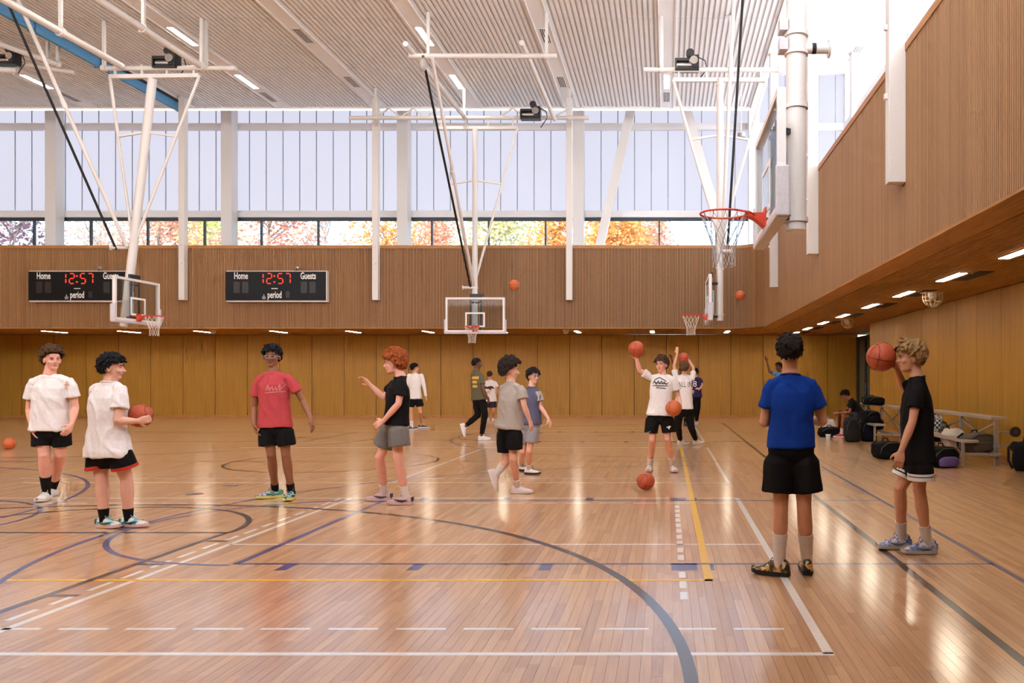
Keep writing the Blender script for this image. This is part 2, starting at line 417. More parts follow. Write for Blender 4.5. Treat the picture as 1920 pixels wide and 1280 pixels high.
# timber cap along the top of the slats
cap = MB()
path = [Vector((XL, YU, 0)), Vector((XU - CR, YU, 0))] + [cc + Vector((math.sin(a), math.cos(a), 0)) * CR for a in np.linspace(0.01, PI / 2 - .01, 12)] + [Vector((XU, YU - CR, 0)), Vector((XU, 2.2, 0))]
rings = []
for i, p in enumerate(path):
    d_ = (path[min(i + 1, len(path) - 1)] - path[max(i - 1, 0)]).normalized(); nn = Vector((d_.y, -d_.x, 0))   # into the hall
    rings.append([p + nn * .012 + Vector((0, 0, ZT - .1)), p - nn * .3 + Vector((0, 0, ZT - .1)), p - nn * .3 + Vector((0, 0, ZT)), p + nn * .012 + Vector((0, 0, ZT))])
cap.loft(rings).build('trim_1', capm, kind='structure')
# ledge behind the cap out to the glazing
MB().box(XL, XF, YU + .25, YF + .6, ZT - .35, ZT - .12).box(XU + .25, XF + .5, -2, YU + .25, ZT - .35, ZT - .12).build('ledge', white, kind='structure')
# soffit
so = MB().box(XL, 7.6, YU + .06, YB + .2, ZS + .02, ZS + .12).box(XU + .06, 7.6, -2, YU + .06, ZS + .02, ZS + .12).build('soffit', soffdark, kind='structure')
m = MB().box(XL, XU + .02, YU, YU + .4, ZS - .01, ZS + .02)
m.box(XU, XU + .42, 2.2, YU, ZS - .01, ZS + .02).box(XU - CR * .0, XU + .42, YU, YU + .4, ZS - .01, ZS + .02).build('border', soffm, so)
m = MB()
for x in np.arange(XU + .45, 6.0, .055): m.box(x, x + .036, 2.2, YB, ZS - .01, ZS + .02)
m.build('soffit_slats', soffm, so, kind='stuff')
m = MB()
for x in np.arange(XL, XU + .4, .055): m.box(x, x + .036, YU + .42, YB, ZS - .01, ZS + .02)
m.build('soffit_slats', soffm, so, kind='stuff')
MB().box(6.03, 7.6, 25.2, YB, ZS - .012, ZS + .02).build('panel', mat('soffit_plain', (150, 110, 78), .5), so)
# the near side of the hall (behind the camera), same make-up
MB().box(XL, 7.6, -2.2, -2.0, 0, ZS).build('wall_front', gold, kind='structure')
MB().box(XL, XU, 1.9, 2.14, ZS, ZT).build('wall_upper_front', slatm, kind='structure')
MB().box(XL, XU, -2.0, 2.14, ZS, ZS + .1).build('soffit_front', soffm, kind='structure')
MB().box(XL - .2, XL, -2.2, YB + .2, 0, ZH).build('wall_left', gold, kind='structure')

# ------------------------------------------------------------------ ceiling: ribbed bays and plain strips
ceil = MB().box(XL, XC, 1.4, YC, ZC + .06, ZC + .16).build('ceiling', ceilback, kind='structure')
STR = 3.21; SWD = .40
xs = [0 - STR * k for k in range(0, 10)]
def rib_bay(x0, x1, y0, y1):
    m = MB()
    n_ = max(1, int(round((x1 - x0) / .137))); st = (x1 - x0) / n_
    for i in range(n_):
        a = x0 + i * st
        m.box(a + st * .22, a + st * .78, y0, y1, ZC + .025, ZC + .06)
    return m
ysegs = [(1.4, 8.0), (8.02, 14.8), (14.82, 21.55), (21.57, 25.0), (25.02, YC - .02)]
bays = [(XC - .12, 0 + SWD / 2)] + [(xs[k] - SWD / 2, xs[k + 1] + SWD / 2) for k in range(len(xs) - 1)]
for bi, (xa, xb) in enumerate(bays):
    for (ya, yb) in ysegs:
        rib_bay(xb, xa, ya, yb).build('rib_panel', ceilm, ceil)
MB().box(XC - .14, XC + .02, 1.4, YC, ZC - .05, ZC + .1).build('edge_trim', stripm, ceil)
MB().box(XL, XC, YC - .03, YC + .06, ZC - .02, ZC + .1).build('edge_trim', stripm, ceil)
MB().box(XL, XC - .1, YC + .062, YC + .10, ZC - .06, ZC - .015).build('edge_light', emEdge, ceil)
for k, x in enumerate(xs):
    MB().box(x - SWD / 2, x + SWD / 2, 1.4, YC, ZC + .005, ZC + .06).box(x - SWD / 2 - .02, x - SWD / 2, 1.4, YC, ZC - .02, ZC + .06).box(x + SWD / 2, x + SWD / 2 + .02, 1.4, YC, ZC - .02, ZC + .06).build('plain_strip', stripm, ceil)
ORD = ['leftmost', 'second from the left', 'third from the left']
def ceiling_light(x, y, label):
    t = thing('ceiling_light', (x, y, ZC), label, 'light', 'recessed ceiling lights')
    MB().box(x - .085, x + .085, y - .6, y + .6, ZC - .004, ZC + .02).build('diffuser', emC, t)
    m = MB()
    for a, b, c, d in ((x - .105, x - .085, y - .62, y + .62), (x + .085, x + .105, y - .62, y + .62), (x - .105, x + .105, y - .62, y - .6), (x - .105, x + .105, y + .6, y + .62)): m.box(a, b, c, d, ZC - .008, ZC + .02)
    m.build('frame', stripm, t)
grille_d = mat('grille_dark', (46, 46, 48), .6)
def vent(x, y, label, ln=.95, wd=.2, z=None, slot='y'):
    z = ZC if z is None else z
    t = thing('air_vent', (x, y, z), label, 'vent', 'slotted ceiling vents')
    MB().box(x - wd / 2, x + wd / 2, y - ln / 2, y + ln / 2, z - .006, z + .02).build('plate', stripm, t)
    for i in range(4):
        xx = x - wd / 2 + wd * (i + .5) / 4
        MB().box(xx - .013, xx + .013, y - ln / 2 + .02, y + ln / 2 - .02, z - .0085, z - .0055).build('slot', grille_d, t)
names = {0: 'the right-hand strip', 2: 'the strip over the centre backboard', 4: 'the strip over the left backboard', 6: 'the smooth strip at the far left'}
for k in (0, 2, 4, 6, 8):
    for j, y in enumerate([22.65 - 3.45 * i for i in range(5, 0, -1)] + [22.65, 26.1]):
        if k == 0 and j == 5: continue
        inview = j >= 5 and k in names
        if inview:
            lab = 'ceiling light in %s, %s' % (names[k], 'nearest the windows' if j == 6 else 'nearer the camera')
        else: lab = 'long rectangular white ceiling light of the rows above the near court'
        ceiling_light(xs[k], y, lab)
for k, y, lab in ((1, 22.6, 'slotted vent beside the white hanger rod, right of the centre winch pipe'), (1, 26.1, 'slotted vent above the centre backboard winch, nearest the windows'),
                  (3, 22.6, 'dark slotted vent alone in the left middle strip, nearer the camera'), (3, 26.1, 'dark slotted vent in the left middle strip, nearest the windows'),
                  (0, 27.5, 'slotted vent touching the end of the right-hand ceiling light'), (4, 27.5, 'slotted vent past the end of the light over the left backboard'),
                  (6, 27.5, 'grey slotted vent at the far left past the strap')):
    vent(xs[k], y, lab)
# white box over the clerestory
MB().box(XL, XF + .6, YC + .1, YF + .6, ZH, ZH + .15).box(XC, XF + .6, -2, YC + .1, ZH, ZH + .15).build('ceiling_clerestory', white, kind='structure')
MB().box(XL, XC, YC + .1, YC + .2, ZC + .02, ZH).box(XC + .02, XC + .12, -2, YC + .2, ZC - .02, ZH).box(XL, XC, 1.3, 1.4, ZC, ZH).build('bulkhead', white, kind='structure')
MB().box(XL - .2, XF + .8, -2.4, YF + .8, ZH + .15, ZH + .4).build('roof', white, kind='structure')
vent(6.42, 29.0, 'slotted vent in the bright white ceiling above the right-hand wall', z=ZH - .01, ln=1.4, wd=.3)

# ------------------------------------------------------------------ clerestory glazing
def glazing(name, axis, pos, a0, a1, pm, phase=0.0, clear_band=True):
    """polycarbonate above, a band of clear panes below; axis is the direction the wall runs along"""
    def bx(m, a, b, d0, d1, z0, z1):
        return m.box(a, b, pos + d0, pos + d1, z0, z1) if axis == 'x' else m.box(pos + d0, pos + d1, a, b, z0, z1)
    fr_ = MB()
    for z0, z1 in ((10.48, 10.72), (7.31, 7.55)): bx(fr_, a0, a1, -.16, .08, z0, z1)
    win = fr_.build(name, white, kind='structure')
    PWd = .61
    cache = {}
    for (z0, z1) in ((7.55, 10.48), (10.72, ZH)):
        a = a0 + phase
        while a < a1 - .01:
            b = min(a + PWd, a1)
            key = (round(b - a, 3), z0)
            if key not in cache:
                mm = MB()
                w_ = b - a - .03
                if axis == 'x': mm.box(.015, .015 + w_, 0, .05, z0, z1)
                else: mm.box(0, .05, .015, .015 + w_, z0, z1)
                me_ = mm.mesh('pane'); me_.materials.append(pm); cache[key] = me_
            inst('pane', cache[key], win, (a, pos, 0) if axis == 'x' else (pos, a, 0))
            a = b
    bk = MB(); a = a0 + phase
    while a < a1:
        bx(bk, a - .016, a + .016, -.012, .06, 7.55, 10.48); bx(bk, a - .016, a + .016, -.012, .06, 10.72, ZH); a += PWd
    bk.build('seams', mat('seam_grey', (150, 154, 166), .5), win, kind='stuff')
    if clear_band:
        fm = MB(); bx(fm, a0, a1, -.05, .05, 7.2, 7.31); bx(fm, a0, a1, -.05, .05, 5.68, 5.8); fm.build('frame', darkframe, win)
        step = 2.07; a = a0 + .35
        cache2 = None
        while a < a1:
            bx(MB(), a - .03, a + .03, -.05, .05, 5.8, 7.2).build('mullion', darkframe, win)
            b = min(a + step, a1)
            bx(MB(), a + .03, b - .03, -.004, .004, 5.8, 7.2).build('pane', clear, win)
            a = b
    else:
        bx(MB(), a0, a1, 0, .05, 5.6, 7.31).build('pane', pm, win)
    return win
glazing('window_1', 'x', YF, -29.6, 6.5, paneF, phase=(0.37))
glazing('window_2', 'y', XF, -1.8, 31.0, paneS, clear_band=False)
MB().box(6.45, 6.8, 30.85, 31.3, ZT - .3, ZH).build('corner_post', white, kind='structure')
w3 = MB().box(XL, XF, -1.35, -1.25, 5.6, ZH).build('window_3', paneN, kind='structure')
# columns in front of the glazing, wall posts on the slats, diagonal bracing
for k in range(-1, 4):
    x = (1087.5 - 323.5 * k - VX) / 51.5
    if x > XF: continue
    c = MB().box(x - .19, x + .19, 30.45, 30.9, ZT - .2, ZH).build('structural_column', steel, origin=(x, 30.65, ZT - .2))
    tag(c, ['white column between the diagonal braces and the right corner', 'white column left of the slanted brace, behind the right wall post', 'white column behind the centre backboard pipes', 'white column rising above the left end of the second scoreboard',
            'white column behind the left hanging pipes at the far left', 'white column hidden past the left edge of the photo'][min(k + 1, 5)], 'column', 'columns in front of the far windows')
for i, (pxc, Yp) in enumerate(((343, YU - .14), (705, YU - .14), (1067.5, YU - .14))):
    x = (pxc - VX) * Yp / F
    t = thing('wall_post', (x, Yp, 4.0), ['white square wall post left of the second scoreboard', 'white square wall post right of the second scoreboard', 'white square wall post right of the centre backboard'][i], 'post', 'square posts on the slatted walls')
    MB().box(x - .095, x + .095, Yp - .1, Yp + .12, 4.0, ZC + .05).build('tube', steel, t, bevel=.006)
    for z in (5.15, 5.75): MB().box(x - .03, x + .03, Yp - .13, Yp - .1, z, z + .05).build('clip', steel, t)
for i, Yp in enumerate((11.15, 17.5, 23.8)):
    x = XU - .12
    t = thing('wall_post', (x, Yp, 4.0), ['nearest white square post on the right slatted wall', 'middle white square post on the right slatted wall, behind the big backboard', 'farthest white square post on the right slatted wall'][i], 'post', 'square posts on the slatted walls')
    MB().box(x - .1, x + .12, Yp - .095, Yp + .095, 4.0, ZC + .05).build('tube', steel, t, bevel=.006)
    for z in (5.1, 6.0): MB().box(x - .14, x - .1, Yp - .03, Yp + .03, z, z + .07).build('clip', steel, t)
for i, Yp in enumerate((5.0, 11.0, 17.0, 23.0, 29.0)):
    c = MB().box(XF - .35, XF - .1, Yp - .18, Yp + .18, ZT - .2, ZH).build('structural_column', steel, origin=(XF - .2, Yp, ZT - .2))
    tag(c, 'white column in the overexposed right-hand clerestory, number %s from the far corner' % ['five', 'four', 'three', 'two', 'one'][i], 'column', 'columns in front of the right windows')
for i, (a, b) in enumerate((((1196, 150), (1118, 488)), ((1272, 150), (1367, 488)))):
    o = MB().bar(W(*a, 30.3), W(*b, 30.3), .30, .25, up=(0, 1, 0)).build('diagonal_brace', steel)
    tag(o, ['white slanted brace leaning left in front of the far windows', 'white slanted brace leaning right behind the far right backboard mast'][i], 'brace', 'diagonal braces by the far windows')

# ------------------------------------------------------------------ lights and fittings in the soffit
NUM = ['nearest', 'second', 'third', 'fourth', 'fifth', 'sixth', 'seventh', 'eighth', 'ninth', 'tenth']
def soffit_light(x, y, lab, grp):
    t = thing('soffit_light', (x, y, ZS - .02), lab, 'light', grp)
    MB().box(x - .07, x + .07, y - .55, y + .55, ZS - .022, ZS - .008).build('diffuser', emS, t)
    MB().box(x - .085, x + .085, y - .565, y + .565, ZS - .016, ZS + .0).build('frame', blackm, t)
for i, y in enumerate((11.05, 13.75, 16.5, 19.2, 22.2, 25.0, 27.8, 30.4)):
    soffit_light(4.58, y, '%s bright slot light under the wooden soffit on the right, counted from the camera' % NUM[i], 'slot lights under the right soffit')
    o = MB().box(4.75, 5.0, y - .75, y + .45, ZS - .018, ZS - .005).build('soffit_grille', mat('soffit_grille_black', (34, 26, 20), .7), origin=(4.87, y, ZS - .012))
    tag(o, 'dark slot grille beside the %s slot light under the right soffit' % NUM[i], 'vent', 'dark grilles under the right soffit')
for i in range(10):
    soffit_light(-21.3 + 2.6 * i, 29.7, '%s small slot light from the left under the far soffit' % ['first'] [0] if i == 0 else '%s small slot light from the left under the far soffit' % NUM[i], 'slot lights under the far soffit')
wirem = mat('white_wire', (214, 196, 170), .4)
def cage(p, r, lab):
    t = thing('caged_sensor', p, lab, 'sensor', 'wire caged sensors under the soffit')
    x, y, z = p
    MB().cyl((x, y, z - .02), (x, y, z), r * 1.25, 20).build('plate', wirem, t, smooth='auto')
    for k in range(6):
        a = PI * k / 6
        MB().tube([(x + r * math.sin(th) * math.cos(a), y + r * math.sin(th) * math.sin(a), z - .02 - r * .4 - r * math.cos(th) * 1.0) for th in np.linspace(-PI * .75, PI * .75, 16)], r * .035, 5).build('wire_hoop', wirem, t)
    for k in range(4):
        th = .35 + k * .4; rr = r * math.sin(th); zz = z - .02 - r * .4 - r * math.cos(th)
        MB().tube([(x + rr * math.cos(a), y + rr * math.sin(a), zz) for a in np.linspace(0, 2 * PI, 20)[:-1]], r * .03, 5, closed=True).build('wire_ring', wirem, t)
    MB().ball((x, y, z - .05), r * .5).build('detector', white, t, smooth=True)
cage((1.65 * 0 + 5.05, 16.2, ZS - .0), .19, 'round wire caged sensor under the right soffit, nearer the camera')
cage((5.0, 23.6, ZS - .0), .17, 'round wire caged sensor under the right soffit near the glazed door')
for px, lab in ((400, 'small white dome sensor under the far soffit near the left backboard'), (1061, 'white dome sensor under the far soffit right of the centre backboard')):
    p = W(px, 622, 28.5)
    t = thing('dome_sensor', (p.x, 28.5, ZS), lab, 'sensor')
    MB().cyl((p.x, 28.5, ZS - .05), (p.x, 28.5, ZS), .11, 16).build('base', wirem, t, smooth='auto')
    MB().ball((p.x, 28.5, ZS - .06), (.1, .1, .1)).build('dome', mat('dome_glass', (205, 190, 170), .2), t, smooth=True)
# ------------------------------------------------------------------ basketball goals hung from the ceiling
rimm = mat('rim_orange', (214, 62, 28), .38, var=.03); netm = mat('net_cord', (232, 222, 210), .8); netb = mat('net_cord_grey', (176, 172, 176), .8)
padm = mat('board_padding', (206, 200, 204), .55); framew = mat('board_frame_white', (236, 232, 230), .4, var=.02)
bglass = glassmat('board_glass', (246, 249, 250), .35); tapew = mat('board_marking', (244, 242, 240), .5, var=.01)
strapm = mat('black_strap', (24, 22, 22), .7); motor_b = mat('winch_black', (26, 26, 30), .4); motor_s = mat('winch_steel', (176, 168, 160), .3, .9)
bracketm = mat('bracket_dark', (54, 56, 60), .45)
def goal(loc, ang, lab, spec):
    """loc: rim centre; ang: turn about z (0 = faces the camera). spec: mast / stays in hall coordinates"""
    t = thing('basketball_goal', loc, lab, 'basketball goal', 'basketball goals hung from the ceiling')
    R = Matrix.Rotation(ang, 3, 'Z'); O = Vector(loc)
    T = lambda x, y, z: O + R @ Vector((x, y, z))
    M4 = Matrix.Translation(O) @ R.to_4x4()
    by = .40; bw, z0, z1 = .915, -.15, .92
    fr = MB()
    for a, b, c, d in ((-bw, bw, z1 - .06, z1), (-bw, bw, z0, z0 + .06), (-bw, -bw + .06, z0 + .06, z1 - .06), (bw - .06, bw, z0 + .06, z1 - .06)): fr.box(a, b, by, by + .075, c, d, M4)
    fo = fr.build('board_frame', framew, t)
    MB().box(-bw + .05, bw - .05, by + .012, by + .024, z0 + .05, z1 - .05, M4).build('board_glass', bglass, t)
    q = MB(); w2, h = .305, .457
    for a, b, c, d in ((-w2, w2, h - .05, h), (-w2, w2, 0, .05), (-w2, -w2 + .05, .05, h - .05), (w2 - .05, w2, .05, h - .05)): q.box(a, b, by + .004, by + .012, c, d, M4)
    q.build('target_square', tapew, t)
    pad = MB(); prof = [(by - .018, -.21), (by + .1, -.21), (by + .1, -.145), (by - .018, -.145)]
    pad.loft([[T(x, y, z) for y, z in prof] for x in (-bw - .03, bw + .03)])
    po = pad.build('bottom_pad', padm, t, bevel=.015)
    for s in (-1, 1): MB().box(s * bw - .045 * (s < 0) - .0, s * bw + .045 * (s > 0) + .0, by - .02, by + .105, -.2, .24, M4).build('side_pad', padm, t, bevel=.015)
    # rim with bracket
    rm = MB(); rr = .2286
    rm.tube([T(rr * math.cos(a), rr * math.sin(a), 0) for a in np.linspace(0, 2 * PI, 37)[:-1]], .0095, 8, closed=True)
    ro = rm.build('rim', rimm, t, smooth=True)
    b = MB()
    b.loft([[T(sx * x, y, z) for sx, z in ((-1, .0), (1, .0), (1, zz), (-1, zz))] for x, y, zz in ((.045, .2, -.02), (.075, .3, -.06), (.09, by - .005, -.14))])
    b.box(-.1, .1, by - .012, by, -.15, .05, M4)
    b.build('rim_bracket', rimm, ro)
    arm = MB()
    for s in (-1, 1): arm.tube([T(s * .05, .3, -.02), T(s * .16, .235, -.012), T(s * .205, .12, -.005)], .009, 6)
    arm.build('rim_brace', rimm, ro, smooth=True)
    hk = MB()
    for k in range(12):
        a = 2 * PI * k / 12; hk.tube([T(rr * math.cos(a), rr * math.sin(a), -.008), T(rr * .985 * math.cos(a), rr * .985 * math.sin(a), -.026)], .004, 5)
    hk.build('net_hooks', rimm, ro)
    # net
    nt = MB(); prof = [(0, .222), (-.11, .178), (-.21, .14), (-.31, .115), (-.4, .106), (-.49, .11)]
    nr = spec.get('netr', .0035); rnn = random.Random(3)
    for k in range(12):
        for sgn in (1, -1):
            pts = []
            for i, (z, r) in enumerate(prof):
                a = 2 * PI * (k + sgn * i * .5) / 12; jj = 0 if i == 0 else .008
                pts.append(T(r * math.cos(a) + rnn.uniform(-jj, jj), r * math.sin(a) + rnn.uniform(-jj, jj), z - .02 + rnn.uniform(-jj, jj)))
            nt.tube(pts, nr, 4)
    nt.build('net', spec.get('netmat', netm), t)
    # mast with collars
    m0, m1 = Vector(spec['mast'][0]), Vector(spec['mast'][1]); mr = spec.get('r', .085)
    mo = MB().tube([m0, m1], mr, 20).build('mast', steel, t, smooth='auto')
    dm = (m1 - m0).normalized()
    for zz in spec.get('collars', (.12, .95)):
        c = m0 + dm * zz; MB().tube([c - dm * .022, c + dm * .022], mr * 1.18, 20).build('collar', steel, mo, smooth='auto')
    # bracket between mast and board
    br = MB(); k = MB()
    for s in (-1, 1):
        k.box(s * .16 - .025, s * .16 + .025, by + .075, by + .11, -.12, .86, M4)
        for z in (-.05, .78):
            c = m0 + dm * ((O.z + z - m0.z) / dm.z); br.bar(T(s * .16, by + .07, z), c, .05)
    k.build('board_upright', bracketm, t); br.build('board_arm', bracketm, t)
    if spec.get('adj', True): MB().box(-.2, .2, by + .08, by + .14, .93, 1.04, M4).build('height_adjuster', motor_b, t)
    MB().cyl(T(.02, by + .16, .0), T(.02, by + .16, .62), .03, 10).build('actuator', mat('actuator_grey', (190, 204, 208), .3, .3), t, smooth='auto')
    # frame above
    if 'cross' in spec:
        a, b = Vector(spec['cross'][0]), Vector(spec['cross'][1]); MB().bar(a, b, .1).build('crossbar', steel, t)
        for kf in (.06, .36, .64, .94):
            c = a.lerp(b, kf); MB().bar(c, c + Vector((0, 0, spec.get('hangup', .3))), .05).build('pipe_clamp', steel, t)
        j = m0 + dm * (spec.get('join', 2.0)); mid = spec.get('midz')
        for e in (a, b):
            MB().tube([e, j], .038, 8).build('side_brace', steel, t, smooth='auto')
            k = (mid - j.z) / (e.z - j.z); q = j + (e - j) * k; mm = m0 + dm * ((mid + .12 - m0.z) / dm.z)
            MB().bar(mm, q, .05).build('strut', steel, t)
    if 'stay' in spec:
        a, b = spec['stay']; MB().tube([a, b], .045, 10).build('back_stay', steel, t, smooth='auto')
        a, b = Vector(a), Vector(b); c = a + (b - a) * .45; d = (b - a).normalized()
        MB().tube([c - d * .1, c + d * .1], .06, 10).build('stay_coupling', steel, t, smooth='auto')
    if 'strap' in spec:
        a, b = Vector(spec['strap'][0]), Vector(spec['strap'][1]); MB().bar(a, b, .06, .012, up=(0, 1, 0)).build('safety_strap', strapm, t)
    if 'strappin' in spec:
        a, b = spec['strappin']; m = MB().tube([a, b], .04, 10); d = (Vector(b) - Vector(a)).normalized(); m.tube([Vector(a) - d * .02, Vector(a) + d * .01], .07, 12); m.build('strap_spool', steel, t, smooth='auto')
    return t
def winch(p, lab, sc=1.0):
    t = thing('winch_motor', p, lab, 'winch', 'winch motors on the ceiling pipes')
    x, y, z = p; B = lambda a, b, c, d, e, f, n, m: MB().box(x + a * sc, x + b * sc, y + c * sc, y + d * sc, z + e * sc, z + f * sc).build(n, m, t, bevel=.01)
    B(-.3, .3, -.14, .14, -.17, -.12, 'base_plate', motor_b); B(-.3, .05, -.12, .12, .05, .13, 'top_plate', motor_b)
    B(-.3, -.26, -.13, .13, -.12, .1, 'end_plate', motor_b); B(.12, .3, -.15, .15, -.12, .2, 'gearbox', motor_b)
    MB().cyl((x - .25 * sc, y, z - .02 * sc), (x + .14 * sc, y, z - .02 * sc), .085 * sc, 16).build('drum', motor_s, t, smooth='auto')
    MB().cyl((x + .17 * sc, y - .2 * sc, z + .05 * sc), (x + .17 * sc, y - .14 * sc, z + .05 * sc), .1 * sc, 18).build('pulley', motor_s, t, smooth='auto')
    MB().cyl((x + .08 * sc, y - .1 * sc, z + .27 * sc), (x + .08 * sc, y + .1 * sc, z + .27 * sc), .1 * sc, 14).build('motor', motor_b, t, smooth='auto')
    MB().tube([(x + .25 * sc, y, z + .2 * sc), (x + .45 * sc, y, z + .1 * sc), (x + .5 * sc, y, z - .1 * sc), (x + .3 * sc, y, z - .4 * sc)], .014 * sc, 5).build('cable', motor_b, t, smooth=True)
    return t
def pipe(p, q, r, lab, hang=(), name='support_pipe'):
    t = thing(name, p, lab, 'pipe', 'white pipes under the ceiling')
    p, q = Vector(p), Vector(q); d = q - p
    MB().tube([p, q], r, 14).build('tube', steel, t, smooth='auto')
    for h in hang:
        c = p + d * h; dn = d.normalized()
        MB().tube([c - dn * .05, c + dn * .05], r * 1.35, 12).build('clamp', steel, t, smooth='auto')
        MB().bar(c, (c.x, c.y, ZC + .02), .07).build('hanger', steel, t)
    return t
RZ = 3.05
# near right goal, faces left
g1 = goal((.555, 8.28, RZ), math.radians(-90), 'large near basketball goal on the right, hung on a thick white mast', dict(
    mast=(W(1493, 432, 8.28), W(1493, -420, 8.28)), r=.098, collars=(.1, 1.2, 1.72, 1.9), netr=.0036, netmat=netb, adj=False))
x1, z1 = W(1493, 91, 8.28).x, W(1493, 91, 8.28).z
m = MB().tube([(x1, 8.28, z1), (x1 + .32, 8.28, z1)], .05, 12).tube([(x1 + .31, 8.28, z1), (x1 + .325, 8.28, z1)], .09, 14); m.build('strap_spool', steel, g1, smooth='auto')
MB().tube([(x1 + .15, 8.28, z1), (x1 + .19, 8.28, z1)], .052, 12).build('strap_wrap', strapm, g1, smooth='auto')
MB().bar((x1 + .12, 8.28, z1 + .05), W(1512, -200, 8.28), .06, .012, up=(0, 1, 0)).build('strap_end', steel, g1)
for zz in (52, 88):
    c = W(1493, zz, 8.28); MB().box(c.x - .17, c.x - .09, 8.2, 8.36, c.z - .05, c.z + .06).build('mast_clamp', padm, g1)
# far right goal, faces left
Y2 = 21.4
goal((.61, Y2, RZ), math.radians(-90), 'far right basketball goal seen edge-on, orange rim pointing left', dict(
    mast=(W(1350, 601, Y2), W(1350, 148, Y2)), r=.088, collars=(.15, 1.3, 5.9), cross=(W(1262, 150, Y2), W(1437, 150, Y2)), join=1.95, midz=W(0, 262, Y2).z,
    stay=(W(1379, -60, 19.6), W(1353, 470, Y2 - .1)), strap=(W(1396, -60, 19.6), W(1364, 468, Y2 - .1)), strappin=(W(1372, 470, Y2 - .1), W(1352, 470, Y2 - .1))))
pipe(W(1207, 131, Y2), W(1470, 131, Y2), .062, 'white cross pipe carrying the right-hand winch', (.13, .62, .97))
winch(W(1288, 121, Y2), 'black winch motor on the right-hand cross pipe', 1.0)
# centre goal, faces the camera
Y3 = 26.0
goal((-5.93, Y3, RZ), 0, 'centre basketball goal facing the camera, hung in front of the slatted wall', dict(
    mast=(W(890, 620, Y3 + .75), W(891, 240, Y3 + .75)), r=.085, collars=(.2, 1.35), cross=(W(818, 240, Y3 + .75), W(970, 240, Y3 + .75)), join=1.5, midz=W(0, 345, Y3 + .75).z,
    stay=(W(810, 108, 21.0), W(888, 535, Y3 + .65)), strap=(W(795, 118, 20.9), W(882, 538, Y3 + .65)), strappin=(W(868, 539, Y3 + .65), W(892, 539, Y3 + .7))))
pipe(W(767, 105, 21.2), W(1044, 105, 21.2), .062, 'white cross pipe with the grey strap reel above centre court', (.13, .93))
pipe(W(655, 221, Y3 + .75), W(1104, 221, Y3 + .75), .062, 'long white cross pipe with lattice above the centre goal', (.11, .48, .92))
lt = MB(); zt, zb = W(0, 203, Y3 + .75).z, W(0, 220, Y3 + .75).z
for a, b in ((706, 820), (935, 1065)):
    n = 5; xs_ = np.linspace(a, b, n + 1)
    for i in range(n): lt.bar(W(xs_[i], 220 if i % 2 == 0 else 203, Y3 + .75), W(xs_[i + 1], 203 if i % 2 == 0 else 220, Y3 + .75), .045)
tag(lt.build('pipe_lattice', steel), 'white zigzag lattice between the centre pipe and the ceiling', 'lattice')
winch(W(995, 214, Y3 + .7), 'black winch motor beside the centre goal with looping cables', 1.05)
t = thing('strap_reel', W(793, 118, 20.9), 'grey strap reel hanging from the pipe over centre court', 'reel')
MB().ball(W(793, 121, 20.9), (.1, .1, .17)).build('housing', mat('reel_grey', (170, 160, 152), .4), t, smooth=True); MB().bar(W(793, 104, 20.9), W(793, 116, 20.9), .05).build('hook', motor_b, t)
pipe(W(760, 82, 20.6), W(872, 221, Y3 + .75), .065, 'white sloping pipe running toward the centre goal from the left'); pipe(W(978, 80, 20.6), W(1040, 224, Y3 + .75), .065, 'white sloping pipe running toward the centre goal from the right')
# left goal, faces right
Y4 = 21.7
goal((-13.03, Y4, RZ), math.radians(90), 'left basketball goal turned to the right in front of the first scoreboard', dict(
    mast=(W(233, 612, Y4), W(286, 148, Y4)), r=.105, collars=(2.2,), cross=(W(206, 144, Y4), W(374, 142, Y4)), join=2.05, midz=W(0, 256, Y4).z,
    stay=(W(14, -45, 19.8), W(238, 462, Y4 - .1)), strap=(W(-12, -55, 19.7), W(218, 468, Y4 - .1)), strappin=(W(208, 464, Y4 - .12), W(240, 464, Y4))))
pipe(W(190, 128, Y4), W(442, 128, Y4), .062, 'white cross pipe carrying the left winch', (.02, .78))
winch(W(312, 117, Y4), 'black winch motor above the left goal', 1.0)
pipe(W(-60, -38, 17.4), W(228, 124, 21.6), .085, 'thick white pipe along the blue curtain at the upper left', (.55,)); pipe(W(120, -42, 17.4), W(380, 126, 21.6), .08, 'thick white pipe right of the blue curtain', (.52, .99))
pipe(W(-80, 55, 21.0), W(112, 122, 23.0), .07, 'thin white pipe at the left edge behind the black strap', (.98,)); pipe(W(-60, 102, 22.6), W(138, 136, 23.2), .06, 'white cross pipe at the left edge under the motor', (.75,))
pipe(W(-80, 128, 22.2), W(30, 132, 22.8), .08, 'short thick white pipe at the far left edge')
winch(W(15, 112, 22.7), 'black winch motor at the left edge of the photo', .9)
# folded divider curtain
x = -16.0
cu = MB(); prof = [(-.07, 8.98), (-.09, 8.86), (-.05, 8.76), (.05, 8.76), (.09, 8.88), (.07, 9.0)]
cu.loft([[(x + a, y, CH + z) for a, z in prof] for y in np.linspace(14, 28.3, 20)])
t = thing('divider_curtain', (x, 21, CH + 8.76), 'blue divider curtain folded up in a long roll under the ceiling', 'curtain'); cu.build('folded_fabric', mat('curtain_blue', (92, 160, 208), .55), t, smooth='auto')
MB().box(x - .1, x + .1, 14, 28.3, CH + 9.0, CH + 9.08).build('track', bracketm, t)
for y in (16.5, 19, 21.5, 24, 26.5): MB().box(x - .095, x + .095, y - .02, y + .02, CH + 8.755, CH + 9.0).build('tie_band', mat('curtain_band', (60, 110, 160), .6), t)
# small hanging microphone and wire
p = W(1390, 250, 26)
t = thing('hanging_sensor', p, 'small silver sensor hanging on a rod behind the far right goal', 'sensor'); MB().bar(p, (p.x, p.y, ZC + .05), .03).build('rod', steel, t); MB().cyl(p, p - Vector((0, 0, .12)), .12, 12).build('head', motor_s, t, smooth='auto')

